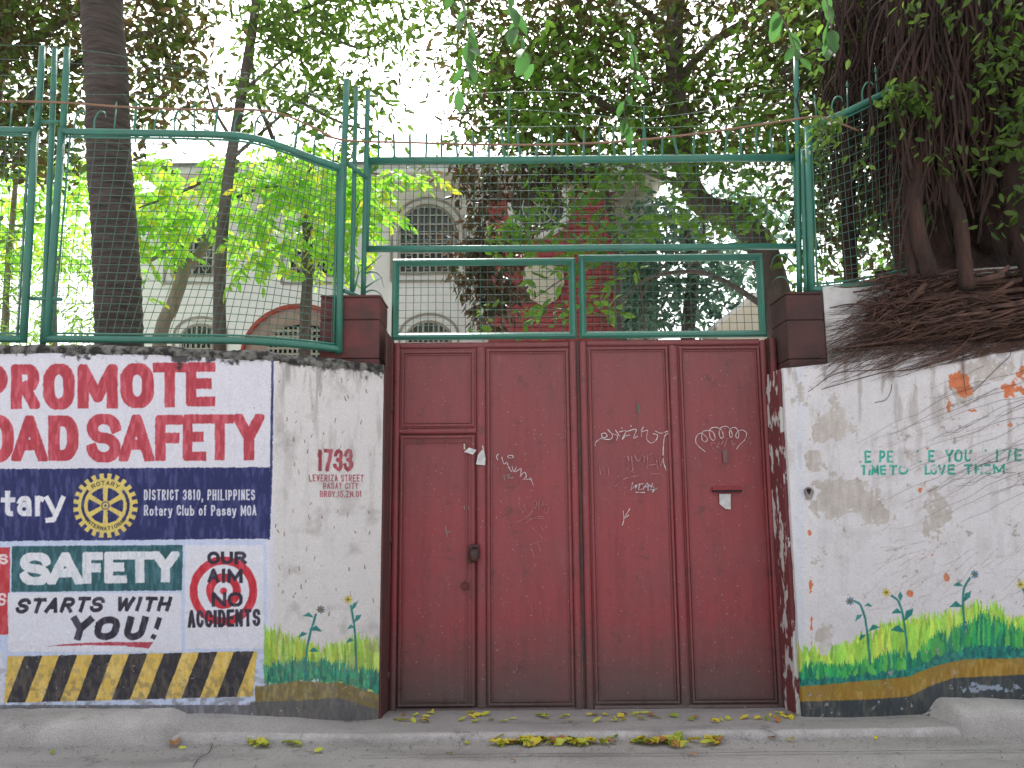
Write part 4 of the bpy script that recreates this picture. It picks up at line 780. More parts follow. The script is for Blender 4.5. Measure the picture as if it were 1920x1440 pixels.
# ------------------------------------------------------------------ green steelwork
def spike_mesh(curl):
    mb = MB()
    if curl == 'pipe':       # flat blade bent outward at the tip
        mb.tube(smoothpath([(0, 0, -.01), (0, 0, .12), (0, -.006, .175), (.004, -.035, .21)], 4), [.0095]*9+[.009, .008, .006, .003], 6)
    elif curl == 'spear':
        mb.tube([(0, 0, -.01), (0, 0, .16)], .0055, 6); mb.add([(0, 0, .225), (.014, 0, .175), (0, .006, .165), (-.014, 0, .175), (0, -.006, .165)], [(0, 1, 2), (0, 2, 3), (0, 3, 4), (0, 4, 1), (4, 3, 2, 1)])
    else:                    # leaf scroll
        mb.tube(smoothpath([(0, 0, -.01), (.0, 0, .09), (.03, -.01, .15), (.065, -.015, .14), (.075, -.015, .10)], 4), [.007]*12+[.006, .005, .004, .003, .002], 6)
    V = np.array(mb.v); me = bpy.data.meshes.new('spike'); me.from_pydata(V.tolist(), [], mb.f); me.materials.append(M_GREEN); me.shade_smooth(); return me
SPK = {k: spike_mesh(k) for k in ('pipe', 'spear', 'scroll')}
def spikes(root, top, n, kinds, skip=()):
    d = np.r_[0, np.cumsum(np.linalg.norm(np.diff(top, axis=0), axis=1))]
    for i in range(n):
        if i in skip: continue
        s_ = d[-1]*(i+.6)/n; p = [np.interp(s_, d, top[:, k]) for k in range(3)]; k = kinds[i % len(kinds)]
        o = link_mesh('spike', SPK[k], root, p); o.rotation_euler = (random.gauss(0, .06), random.gauss(0, .06), random.uniform(-.4, .4)); o.scale = (1, 1, random.uniform(.92, 1.06))
def curved_panel(name, tops, bots, ys, label, spk=None, mesh=(34, 26), post_right=True, r=.026):
    """tops / bots: pixel outlines of the upper and lower rail, ys their depth"""
    T = np.array([W(a, b, y) for (a, b), y in zip(tops, ys)]); B = np.array([W(a, b, y) for (a, b), y in zip(bots, ys)])
    T = smoothpath(T, 6); B = smoothpath(B, 6); r0 = thing(name, tuple(B[0]), label, 'fence', 'green mesh panels standing on the walls')
    mb = MB(); mb.tube(T, r, 10); mb.build('top_rail', M_GREEN, r0, True); mb = MB(); mb.tube(B, r, 10); mb.build('bottom_rail', M_GREEN, r0, True)
    for E in ((T[0], B[0]), (T[-1], B[-1])): MB().tube([E[0]+np.array([0, 0, r*.9]), (E[0]+E[1])/2, E[1]-np.array([0, 0, r*.9])], r, 10).build('side_bar', M_GREEN, r0, True)
    # inner flat lip and wire
    nx, nz = mesh; dT = np.r_[0, np.cumsum(np.linalg.norm(np.diff(B, axis=0), axis=1))]; L = dT[-1]; mb = MB(); rows = []
    def at(s_, v):
        t = s_*L; b = np.array([np.interp(t, dT, B[:, k]) for k in range(3)]); dq = np.linspace(0, L, len(T)); u = np.array([np.interp(t, dq, T[:, k]) for k in range(3)])
        return b*(1-v)+u*v
    Hh = np.linalg.norm(T[0]-B[0]); e = r/Hh; ex = r/L
    for k in range(1, nz): mb.tube([at(s_, e+(1-2*e)*k/nz)+np.array([0, -.004, .0012*math.sin(s_*19+k)]) for s_ in np.linspace(0, 1, 26)], .0026, 4, False)
    for i in range(1, nx): mb.tube([at(i/nx, v)+np.array([.0012*math.sin(v*9+i), 0, 0]) for v in np.linspace(e, 1-e, 6)], .0026, 4, False)
    mb.build('wire_mesh', M_WIRE, r0)
    lip = MB(); 
    for pts in ([at(s_, e*1.5) for s_ in np.linspace(ex, 1-ex, 20)], [at(s_, 1-e*1.5) for s_ in np.linspace(ex, 1-ex, 20)], [at(ex*1.6, v) for v in (e, .5, 1-e)], [at(1-ex*1.6, v) for v in (e, .5, 1-e)]): lip.tube(pts, .008, 6)
    lip.build('inner_lip', M_GREEN, r0, True)
    if spk: spikes(r0, T+np.array([0, 0, r*.8]), *spk)
    return r0
YF = 5.47
curved_panel('mesh_fence_panel', [(116, 247), (250, 249), (400, 252), (470, 258), (530, 275), (590, 298), (640, 315)], [(88, 635), (240, 637), (385, 638), (450, 639), (520, 643), (585, 649), (636, 655)], [YF, YF, YF, YF+.01, YF+.05, YF+.11, YF+.17],
             'green wire mesh fence panel in front of the palm trunk, curving towards the gate', (14, ['scroll', 'scroll', 'spear', 'pipe']), (36, 26))
curved_panel('mesh_fence_panel', [(-300, 240), (-120, 242), (66, 245)], [(-360, 632), (-160, 633), (44, 636)], [YF, YF, YF], 'green wire mesh fence panel cut by the left edge of the view', (11, ['scroll', 'spear']), (28, 26))
curved_panel('mesh_fence_panel', [(1514, 238), (1545, 228), (1600, 204), (1665, 172), (1715, 150)], [(1522, 543), (1560, 540), (1620, 532), (1680, 520), (1722, 510)], [5.72, 5.70, 5.66, 5.62, 5.58], 'green wire mesh fence panel right of the gate disappearing under the banyan tree', (7, ['spear', 'scroll']), (18, 20))
def post(pts, r, label, name='fence_post'):
    P = [W(a, b, y) for a, b, y in pts]; o = MB().tube(smoothpath(P, 3), r, 12).build('pole', M_GREEN, None, True); b = P[-1]
    rt = thing(name, tuple(b), label, 'post', 'green pipe posts between the fence panels'); o.parent = rt; o.data.transform(Matrix.Translation(tuple(-b))); return rt
YP = YF+.005
post([(80, 88, YP), (70, 240, YP)], .023, 'green pipe post rising above the far left panel beside the palm trunk')
p_ = post([(103, 92, YP+.03), (93, 350, YP+.03), (80, 652, YP+.03)], .02, 'middle green pipe post of the trio left of the palm trunk')
MB().tube([W(58, 560, YP), W(116, 561, YP)], .014, 8).build('cross_stay', M_GREEN, p_, True); MB().tube([W(70, 228, YP), W(122, 229, YP)], .014, 8).build('cross_stay', M_GREEN, p_, True)
post([(126, 90, YP), (118, 243, YP)], .023, 'green pipe post nearest to the palm trunk')
YQ = YF+.19
post([(650, 150, YQ), (644, 330, YQ), (634, 664, YQ)], .024, 'thick green pipe post in front of the left maroon pillar')
post([(668, 165, YQ+.1), (664, 330, YQ+.1), (660, 552, YQ+.1)], .018, 'thin green pipe post on top of the left maroon pillar')
post([(690, 170, YQ+.16), (686, 330, YQ+.16), (681, 555, YQ+.16)], .02, 'green pipe post at the left end of the overhead mesh')
post([(1492, 95, 5.8), (1496, 300, 5.8), (1499, 548, 5.8)], .021, 'tall green pipe post at the right end of the overhead mesh')
post([(1505, 280, 5.75), (1508, 420, 5.75), (1512, 548, 5.75)], .018, 'short green pipe post standing on the right maroon pillar')
# overhead mesh between the posts
YO = 5.84
om = thing('overhead_mesh_frame', tuple(W(1090, 465, YO)), 'long green mesh frame with a row of spikes spanning above the red gate', 'fence')
T = [W(692, 302, YO), W(950, 300, YO), W(1200, 298, YO), W(1490, 296, YO)]; B = [W(686, 467, YO), W(950, 466, YO), W(1200, 464, YO), W(1497, 462, YO)]
MB().tube(T, .030, 12).build('top_rail', M_GREEN, om, True); MB().tube(B, .026, 12).build('bottom_rail', M_GREEN, om, True)
MB().tube([T[0], B[0]], .022, 10).build('side_bar', M_GREEN, om, True); MB().tube([T[-1], B[-1]], .022, 10).build('side_bar', M_GREEN, om, True)
wiremesh(om, B[0]+np.array([0, -.01, 0]), B[-1]+np.array([0, -.01, 0]), T[0]+np.array([0, -.01, 0]), T[-1]+np.array([0, -.01, 0]), 56, 11)
spikes(om, np.array(T)+np.array([0, 0, .02]), 27, ['pipe'])
for a in ((956, 170), (1208, 200)): MB().tube([W(a[0], a[1], YO), W(a[0]-4, 296, YO)], .006, 6).build('wire_stay', M_GREEN, om)
for k, (a, b) in enumerate([((652, 305), (688, 336)), ((645, 545), (682, 560))]): MB().tube([W(*a, YQ), W(*b, YQ+.16)], .016, 8).build('link_bar', M_GREEN, om, True)
# leafy scroll ironwork beside the left post and at right
def blade(mb, pts, y, w0=.012):
    P = smoothpath([W(a, b, y) for a, b in pts], 5); n = len(P); mb.tube(P, [w0*(1-.85*i/(n-1)) for i in range(n)], 6)
for rt, Ls, y in ((om, [[(684, 505), (700, 492), (716, 478)], [(684, 512), (702, 510), (714, 520), (720, 540)], [(684, 540), (702, 528), (718, 520)], [(684, 548), (700, 544), (714, 552), (720, 565)]], YQ+.15),
                  (om, [[(664, 500), (658, 470), (667, 440)], [(664, 545), (672, 510), (668, 490)], [(662, 450), (670, 420), (664, 400)], [(664, 400), (674, 380), (668, 365)]], YQ+.1),
                  (om, [[(1492, 500), (1470, 478), (1452, 482), (1444, 505)], [(1492, 540), (1470, 520), (1455, 522), (1448, 532)]], 5.82)):
    for L_ in Ls: mb = MB(); blade(mb, L_, y, .008); mb.build('iron_leaf', M_GREEN, rt, True)
# barbed wire
def barbed(pts, y, label):
    P = smoothpath([W(a, b, (yy if (yy := (p[0] if (p := rest) else None)) else y)) for a, b, *rest in pts], 10); mb = MB(); mb.tube(P, .0022, 4, False)
    d = np.r_[0, np.cumsum(np.linalg.norm(np.diff(P, axis=0), axis=1))]
    for s_ in np.arange(.05, d[-1], .11):
        p = np.array([np.interp(s_, d, P[:, k]) for k in range(3)])
        for q in range(2):
            v = rng.normal(0, 1, 3); v /= np.linalg.norm(v); mb.tube([p-v*.014, p+v*.014], .0018, 3, False)
    o = mb.build('barbed_wire', M_WIRE); tag(o, label, 'wire', 'barbed wire strands above the fence'); return o
barbed([(-200, 82), (30, 85), (75, 86), (126, 92), (200, 100), (350, 128), (480, 150), (560, 170), (650, 190, YQ)], YP, 'topmost barbed wire strand crossing the palm trunk and sagging to the right')
barbed([(-200, 108), (50, 112), (126, 118), (240, 125), (400, 130), (520, 150), (650, 205, YQ)], YP, 'second barbed wire strand from the top across the palm trunk')
barbed([(-200, 138), (60, 142), (126, 140), (250, 138), (420, 160), (520, 185), (650, 222, YQ)], YP, 'third barbed wire strand from the top across the palm trunk')
barbed([(-200, 172), (60, 170), (126, 176), (250, 178), (400, 182), (500, 200), (650, 240, YQ)], YP, 'lowest barbed wire strand just above the brown cable')
barbed([(690, 182), (860, 178), (960, 172), (1100, 176), (1208, 200), (1350, 180), (1494, 165)], YO, 'top barbed wire strand above the overhead mesh')
barbed([(690, 206), (840, 212), (956, 205), (1100, 215), (1208, 222), (1350, 205), (1494, 190)], YO, 'middle barbed wire strand above the overhead mesh')
barbed([(690, 236), (840, 234), (956, 238), (1100, 236), (1208, 240), (1350, 234), (1494, 225)], YO, 'lowest barbed wire strand above the overhead mesh')
# brown cable
cpts = [(-200, 188, 5.4), (0, 190, 5.4), (110, 192, 5.4), (240, 201, 5.4), (350, 205, 5.41), (500, 208, 5.43), (580, 235, 5.5), (640, 262, 5.58), (760, 267, 5.75), (900, 271, 5.76), (1040, 271, 5.76), (1180, 264, 5.75), (1320, 249, 5.74), (1450, 230, 5.72), (1530, 219, 5.65), (1560, 226, 5.62), (1610, 245, 5.62)]
o = MB().tube(smoothpath([W(*p) for p in cpts], 6), .0085, 8).build('cable', M_CABLE, None, True); tag(o, 'brown sagging cable resting on the fence spikes across the whole view', 'cable')
# ------------------------------------------------------------------ house behind
YH = 14.0
hs_ = thing('white_house', (-2, YH, 0), 'two storey white house with arched windows behind the mesh fence', 'house')
def hx(px, y=YH, py=450): return XP(px, y, py)
def hz(py, y=YH, px=800): return ZP(py, y, px)
def arch(x0, x1, z0, z1, n=10, full=1.0):
    rz = min((x1-x0)/2*full, z1-z0); xc = (x0+x1)/2; rx = (x1-x0)/2
    return [(x0, z0), (x1, z0)]+[(xc+rx*math.cos(a), z1-rz+rz*math.sin(a)) for a in np.linspace(0, math.pi, n)]
mb = MB(); mb.box((hx(240), YH, -.05), (hx(918), YH+.3, hz(358))); mb.build('front_wall', M_WHITEHOUSE, hs_)
MB().box((hx(170), YH+.8, -.05), (hx(239), YH+1.1, hz(380))).build('side_wall', M_WHITEHOUSE, hs_)
MB().box((hx(1156), YH, -.05), (hx(1228), YH+.3, hz(358))).build('end_wall', M_BEIGE, hs_)
MB().box((hx(300), YH-.9, hz(358)), (hx(1240), YH+.5, hz(358)+.07)).build('soffit', M_BEIGE, hs_)
MB().box((hx(298), YH-.95, hz(358)-.03), (hx(1242), YH-.9, hz(358)+.16)).build('fascia', M_WHITEHOUSE, hs_)
mb = MB(); z_ = hz(358)+.09; mb.add([(hx(290), YH-1.0, z_), (hx(1250), YH-1.0, z_), (hx(1250), YH+4, z_+1.4), (hx(290), YH+4, z_+1.4), (hx(290), YH-1.0, z_+.05), (hx(1250), YH-1.0, z_+.05), (hx(1250), YH+4, z_+1.45), (hx(290), YH+4, z_+1.45)], [(0, 3, 2, 1), (4, 5, 6, 7), (0, 1, 5, 4), (1, 2, 6, 5), (2, 3, 7, 6), (3, 0, 4, 7)]); mb.build('roof', M_ROOF, hs_)
def window(px0, px1, py0, py1, archd=1.0, y=YH, nb=9, nh=7, scr=True, root=hs_, frac=1.0):
    x0, x1, z1, z0 = hx(px0, y, py1), hx(px1, y, py1), hz(py0, y, px0), hz(py1, y, px0)
    A = arch(x0, x1, z0, z1, 12, archd) if archd else [(x0, z0), (x1, z0), (x1, z1), (x0, z1)]
    wf = MB().prism(A, y-.012, y-.004).build('window', M_GLASS, root); b = .13; m2 = MB()
    for off, rr in ((.16, .025), (.02, .03)):
        O = arch(x0-off, x1+off, z0-off, z1+off, 14, archd) if archd else [(x0-off, z0-off), (x1+off, z0-off), (x1+off, z1+off), (x0-off, z1+off)]
        P = [(a, y-.015, c) for a, c in O]; P.append(P[0]); m2.tube(P, rr, 6)
    m2.build('surround', M_GROOVE, wf)
    g = MB(); xc = (x0+x1)/2; rx = (x1-x0)/2; rz = min(rx*archd, z1-z0) if archd else 0
    for i in range(nb+1):
        xx = x0+(x1-x0)*i/nb; top = z1-rz+(rz*math.sqrt(max(0, 1-((xx-xc)/rx)**2)) if archd else 0)
        if top-z0 > .05: g.tube([(xx, y-.05, z0), (xx, y-.05, top)], .012 if i % 3 else .018, 4)
    for k in range(nh+1):
        zz = z0+(z1-z0)*k/nh; hw = rx
        if archd and zz > z1-rz: hw = rx*math.sqrt(max(0, 1-((zz-(z1-rz))/rz)**2))
        if hw > .05: g.tube([(xc-hw, y-.05, zz), (xc+hw, y-.05, zz)], .011, 4)
    if scr:
        for i in range(3):
            for k in range(3):
                cx_, cz_ = x0+(x1-x0)*(i+.5)/3, z0+(z1-rz-z0)*(k+.5)/3; g.tube([(cx_+.08*math.cos(a)*(1-.04*j), y-.055, cz_+.1*math.sin(a)*(1-.04*j)) for j, a in enumerate(np.linspace(0, 8, 12))], .007, 4)
    g.build('grille', M_GRILLE, wf); return wf
window(750, 852, 388, 512); window(764, 842, 606, 740, .75, nb=8); window(325, 400, 440, 516, 0, nb=6, nh=5); window(545, 640, 468, 516, 0, nb=8, nh=4); window(338, 404, 612, 720, .7, nb=7, nh=5)
# brick bay
YB = 13.55
bb = MB(); bx0, bx1 = hx(915, YB), hx(1155, YB); bb.box((bx0, YB, -.05), (bx1, YH+.2, hz(362, YB))); bk = bb.build('brick_bay', M_MORTAR, hs_)
br = MB(); bw, bh = .215, .085; zz = hz(660, YB); row = 0
while zz < hz(362, YB)-bh:
    xx = bx0+.004-(bw+.01)/2*(row % 2)
    while xx < bx1-.02:
        a, b = max(xx, bx0+.003), min(xx+bw, bx1-.003)
        if b-a > .03: br.box((a, YB-.012-random.uniform(0, .006), zz), (b, YB-.001, zz+bh-.012))
        xx += bw+.012
    zz += bh; row += 1
o = br.build('bricks', M_BRICK, bk, kind='stuff')
rw = MB().tube([(hx(1012, YB)+.5*math.cos(a), YB-.03, hz(392, YB)+.5*math.sin(a)) for a in np.linspace(0, 2*math.pi, 30)], .07, 8, False).build('round_window_surround', M_WHITEHOUSE, bk, True)
MB().prism([(hx(1012, YB)+.45*math.cos(a), hz(392, YB)+.45*math.sin(a)) for a in np.linspace(0, 2*math.pi, 24, endpoint=False)], YB-.03, YB-.02).build('round_pane', M_GLASS, bk)
g = MB(); cx_, cz_ = hx(1012, YB), hz(392, YB)
for r_ in (.15, .3): g.tube([(cx_+r_*math.cos(a), YB-.05, cz_+r_*math.sin(a)) for a in np.linspace(0, 2*math.pi, 20)], .014, 4, False)
for a in np.linspace(0, math.pi, 5)[:-1]: g.tube([(cx_-.45*math.cos(a), YB-.052, cz_-.45*math.sin(a)), (cx_+.45*math.cos(a), YB-.052, cz_+.45*math.sin(a))], .012, 4)
g.build('round_grille', M_GRILLE, bk)
sh = [(-.42, .55), (-.2, .6), (0, .68), (.2, .6), (.42, .55), (.45, .1), (.3, -.35), (0, -.6), (-.3, -.35), (-.45, .1)]
sx, sz = hx(1018, YB), hz(540, YB); o = MB().prism([(sx+a*.8, sz+b*.62) for a, b in sh][::-1], YB-.09, YB-.02).build('wall_shield', M_BEIGE, bk); bv = o.modifiers.new('b', 'BEVEL'); bv.width = .02; bv.segments = 2
o = MB().prism([(sx+a*.5, sz+b*.38) for a, b in sh][::-1], YB-.12, YB-.091).build('shield_boss', M_BEIGE, bk)
MB().box((hx(1160), YB+.3, hz(640)), (hx(1178), YB+.5, hz(470))).build('downpipe', M_WHITEHOUSE, hs_)
# red rimmed arch structure
YA = 9.0
ra = thing('arched_screen', tuple(W(560, 700, YA)), 'pinkish round arched screen wall with a red rim and cut-out grille behind the curved fence', 'wall')
ax0, ax1 = XP(452, YA, 660), XP(668, YA, 660); az1 = ZP(570, YA, 560); az0 = 1.0; xc = (ax0+ax1)/2; rx = (ax1-ax0)/2; zb = ZP(665, YA, 560)
out = [(xc+rx*math.cos(a), zb+(az1-zb)*math.sin(a)) for a in np.linspace(0, math.pi, 28)]
MB().prism([(ax0, az0), (ax1, az0)]+out, YA+.02, YA+.3).build('screen_wall', M_PINK, ra)
mb = MB(); n = len(out); f = .955
inn = [(xc+rx*f*math.cos(a), zb+(az1-zb)*(f-.03)*math.sin(a)) for a in np.linspace(0, math.pi, 28)]
vs = [(a, YA-.03, b) for a, b in out]+[(a, YA-.03, b) for a, b in inn]+[(a*1.0, YA+.31, b) for a, b in out]; mb.add(vs, [(i, i+1, n+i+1, n+i) for i in range(n-1)]+[(i, 2*n+i, 2*n+i+1, i+1) for i in range(n-1)])
mb.add([(a, YA-.03, b) for a, b in inn]+[(a, YA+.02, b) for a, b in inn], [(i, i+1, n+i+1, n+i) for i in range(n-1)]); mb.build('red_rim', M_REDRIM, ra)
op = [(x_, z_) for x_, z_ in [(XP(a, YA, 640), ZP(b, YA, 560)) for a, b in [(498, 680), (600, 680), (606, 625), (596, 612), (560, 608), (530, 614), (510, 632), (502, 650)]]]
MB().prism(op, YA+.008, YA+.019).build('opening_shade', M_DARK, ra); g = MB()  # dark slab on the wall face, painted shade of the cut-out
for px_ in range(504, 604, 9): g.tube([(XP(px_, YA, 640), YA-.0, ZP(680, YA, 560)), (XP(px_, YA, 640), YA-.0, ZP(614+max(0, (530-px_))*.9, YA, 560))], .012, 4)
for k, py_ in enumerate(range(620, 680, 11)): g.tube([(XP(503+max(0, 645-py_)*.3, YA, 640), YA-.004, ZP(py_, YA, 560)), (XP(604, YA, 640), YA-.004, ZP(py_, YA, 560))], .014, 4)
g.build('lattice', M_GRILLE, ra)
# neighbour roof far right
nb_ = thing('shed', tuple(W(1385, 640, 12.0)), 'low shed with a white gable roof edge seen under the leaning trunk', 'shed')
MB().prism([(XP(1345, 12), 1), (XP(1450, 12), 1), (XP(1450, 12, 560), ZP(560, 12)), (XP(1430, 12, 560), ZP(545, 12)), (XP(1345, 12, 600), ZP(612, 12))], 12, 13).build('shed_wall', M_BEIGE, nb_)
MB().prism([(XP(1338, 12, 600), ZP(618, 12)), (XP(1432, 12, 560), ZP(548, 12)), (XP(1432, 12, 560), ZP(540, 12)), (XP(1338, 12, 600), ZP(610, 12))], 11.8, 13).build('roof_edge', M_WHITEHOUSE, nb_)
# ------------------------------------------------------------------ foliage
def leaves(name, P, size, m, parent, aspect=.42, droop=.4, seed=1, fold=.25, D=None, kind=None, up=.35):
    g = np.random.default_rng(seed); N = len(P)
    if D is None:
        D = g.normal(0, 1, (N, 3)); D[:, 2] = D[:, 2]*.5-droop
    D = D/np.linalg.norm(D, axis=1)[:, None]
    A = g.normal(0, 1, (N, 3)); A[:, 2] = A[:, 2]+up*2; S = np.cross(D, A); S /= np.linalg.norm(S, axis=1)[:, None]+1e-9; U = np.cross(S, D)
    L = (size*g.uniform(.6, 1.3, N))[:, None]; w_ = L*aspect*.5; f = w_*fold
    pts = [P, P+D*L*.3+S*w_+U*f, P+D*L*.68+S*w_*.8+U*f*.8-U*L*.03, P+D*L-U*L*.10, P+D*L*.68-S*w_*.8+U*f*.8-U*L*.03, P+D*L*.3-S*w_+U*f]
    V = np.stack(pts, 1).reshape(-1, 3); b = np.arange(N)[:, None]*6
    F = np.concatenate([b+np.array([[0, 1, 2]]), b+np.array([[0, 2, 3]]), b+np.array([[0, 3, 4]]), b+np.array([[0, 4, 5]])])
    return np_mesh(name, V, F, m, parent, True, kind=kind)
def clumps(region, n, rad, per, yr_, g, dens=None, flat=.7):
    """leaf positions in clumps spread over a pixel region at depths yr_"""
    x0, y0, x1, y1 = region; C = []
    while len(C) < n:
        px, py = g.uniform(x0, x1), g.uniform(y0, y1)
        if dens is None or g.random() < dens(px, py): C.append(W(px, py, g.uniform(*yr_)))
    C = np.array(C); q = np.repeat(C, per, 0); o = g.normal(0, 1, q.shape)*rad; o[:, 2] *= flat; return q+o
def compound(region, n, yr_, g, dens=None, leaflets=9, length=.22):
    """positions and directions of leaflets on drooping twigs"""
    x0, y0, x1, y1 = region; P = []; D = []
    k = 0
    while k < n:
        px, py = g.uniform(x0, x1), g.uniform(y0, y1)
        if dens is not None and g.random() > dens(px, py): continue
        k += 1; b = W(px, py, g.uniform(*yr_)); d = g.normal(0, 1, 3); d[2] = -abs(d[2])*.5-.15; d /= np.linalg.norm(d); s = np.cross(d, [0, 0, 1]); s /= np.linalg.norm(s)+1e-9
        for i in range(leaflets):
            t = (i//2+1)/(leaflets/2); sg = 1 if i % 2 else -1
            if i == leaflets-1: sg = 0
            P.append(b+d*length*t+np.array([0, 0, -.04*t*t])); D.append(d*.6+s*sg*.9+np.array([0, 0, -.35])+g.normal(0, .15, 3))
    return np.array(P), np.array(D)
def bpath(pts, n=6): return smoothpath([W(*p) for p in pts], n)
def limb(root, name, pts, r0, r1, m, nn=10, knob=.0, seg=6):
    P = bpath(pts, seg); k = len(P); rr = np.linspace(r0, r1, k)*(1+knob*rng.normal(0, 1, k)); P = P+rng.normal(0, knob*.15*r0*3, P.shape)*(np.arange(k) > 0)[:, None]
    return MB().tube(P, rr, nn).build(name, m, root, True)
def ex(px, py, lst):                      # union of soft ellipses used as a placement density
    v = 0
    for x, y, rx, ry, wt in lst: v = max(v, wt*math.exp(-((px-x)/rx)**2-((py-y)/ry)**2))
    return v
g1 = np.random.default_rng(101)
def tree(name, base, label, cat='tree', group=None): return thing(name, base, label, cat, group)
# palm trunk
YPm = 7.2
t = tree('palm_tree', tuple(W(226, 700, YPm)*np.array([1, 1, 0])), 'stout dark palm with a ringed trunk just behind the left fence panel')
pc = smoothpath([W(228, 900, YPm), W(224, 640, YPm), W(216, 450, YPm), (W(205, 300, YPm)), W(200, 150, YPm), W(190, 0, YPm), W(184, -250, YPm), W(186, -420, YPm)], 26)
rad = np.interp(np.linspace(0, 1, len(pc)), [0, .2, .35, .5, 1], [.21, .20, .195, .19, .18])*(1+.035*np.abs(np.sin(np.arange(len(pc))*.9))+.015*rng.normal(0, 1, len(pc)))
MB().tube(pc, rad, 26).build('trunk', M_BARK_PALM, t, True)
top = pc[-1]; P = []; D = []; fr = MB()
for k in range(13):
    a = k*2*math.pi/13; ln = 2.0; pts = [top+np.array([math.cos(a)*ln*s, math.sin(a)*ln*s, .9*s-1.6*s*s]) for s in np.linspace(0, 1, 9)]; fr.tube(pts, np.linspace(.02, .005, 9), 5)
    for s in np.linspace(.15, 1, 34):
        q = top+np.array([math.cos(a)*ln*s, math.sin(a)*ln*s, .9*s-1.6*s*s])
        for sg in (1, -1): P.append(q); D.append(np.array([-math.sin(a)*sg+math.cos(a)*.5, math.cos(a)*sg+math.sin(a)*.5, -.6]))
fr.build('frond_stems', M_BARK, t, True); leaves('crown', np.array(P), .5*np.ones(len(P)), L_MID, t, .08, D=np.array(D), seed=5)
# dark tree at upper left
t = tree('dark_leaved_tree', (-6.2, 9.5, 0), 'large dark reddish leaved tree filling the upper left corner')
limb(t, 'trunk', [(-60, 800, 9.5), (-50, 500, 9.5), (-30, 250, 9.4), (0, 60, 9.3), (60, -150, 9.2)], .2, .12, M_BARK)
limb(t, 'branch', [(-40, 300, 9.4), (60, 180, 9.2), (200, 90, 9), (350, 40, 8.8)], .07, .02, M_BARK, 7)
limb(t, 'branch', [(-10, 120, 9.3), (150, 20, 9.2), (300, -60, 9)], .07, .03, M_BARK, 7)
dn = lambda x, y: ex(x, y, [(40, 60, 130, 130, 1), (60, 230, 90, 120, .95), (-60, 200, 120, 250, 1), (310, 60, 80, 95, 1), (330, 150, 60, 60, .9), (275, 215, 30, 50, .7), (270, 100, 70, 110, .9), (120, -60, 300, 80, 1), (370, 200, 30, 30, .5)])
P = clumps((-250, -160, 440, 330), 620, .16, 14, (7.9, 10.2), g1, dn); leaves('crown', P, .13*np.ones(len(P)), L_DARK, t, .38, .6, 11)
P = clumps((-250, -160, 180, 480), 130, .13, 9, (7.8, 9.6), g1, dn); leaves('green_shoots', P, .11*np.ones(len(P)), L_MID, t, .4, .5, 12)
# slim tree and its airy crown
t = tree('slim_tree', tuple(W(412, 700, 8.0)*np.array([1, 1, 0])), 'slim grey brown tree with a long straight trunk crossing in front of the white house')
limb(t, 'trunk', [(414, 900, 8), (412, 640, 8), (412, 520, 8), (420, 400, 8), (436, 280, 8), (458, 150, 8), (478, 20, 8), (490, -120, 8)], .068, .045, M_BARK, 12, .02)
for b in ([(432, 300, 8), (500, 240, 7.9), (560, 190, 7.8), (620, 150, 7.7)], [(455, 170, 8), (520, 120, 8.1), (600, 60, 8.2)], [(475, 60, 8), (560, 20, 8), (680, -20, 8)], [(440, 270, 8), (400, 200, 8.1), (380, 120, 8.2)], [(600, 60, 8.2), (680, 90, 8.2), (760, 60, 8.3)], [(560, 190, 7.8), (640, 230, 7.8), (720, 250, 7.9)]):
    limb(t, 'branch', b, .022, .006, M_BARK, 6, .03)
dn = lambda x, y: ex(x, y, [(560, 60, 110, 80, .8), (640, 160, 90, 60, .55), (700, 60, 60, 70, .6), (500, 140, 60, 80, .5), (560, 200, 90, 40, .5), (690, 240, 60, 40, .5), (760, 20, 40, 50, .35), (660, -60, 200, 70, .8)])
P = clumps((440, -140, 860, 310), 430, .11, 11, (7.2, 9.2), g1, dn); leaves('crown', P, .115*np.ones(len(P)), L_MID, t, .36, .6, 13)
# pale forked tree with lime leaves
t = tree('pale_forked_tree', tuple(W(296, 700, 9.0)*np.array([1, 1, 0])), 'pale barked tree with a low fork and lime green leaves behind the palm')
limb(t, 'trunk', [(290, 900, 9), (300, 640, 9), (325, 570, 9), (350, 495, 9)], .085, .07, M_BARK_PALE, 12, .02)
limb(t, 'branch', [(348, 500, 9), (372, 478, 9), (395, 440, 9), (425, 380, 9), (445, 300, 9)], .07, .035, M_BARK_PALE, 10, .03)
limb(t, 'branch', [(350, 500, 9), (335, 480, 8.9), (310, 472, 8.9), (275, 488, 8.8), (260, 440, 8.8)], .04, .015, M_BARK_PALE, 8, .03)
limb(t, 'branch', [(420, 320, 8.6), (340, 360, 8.5), (260, 390, 8.4)], .022, .008, M_BARK, 6)
dn = lambda x, y: ex(x, y, [(330, 380, 90, 60, 1), (300, 320, 60, 30, .8), (400, 340, 70, 60, .8), (300, 440, 50, 50, .6), (440, 450, 40, 30, .5), (220, 380, 60, 60, .6), (260, 520, 30, 30, .25), (340, 440, 60, 30, .6)])
P, D = compound((170, 280, 520, 560), 230, (8.0, 9.6), g1, dn); leaves('crown', P, .115*np.ones(len(P)), L_LIME, t, .4, D=D, seed=14)
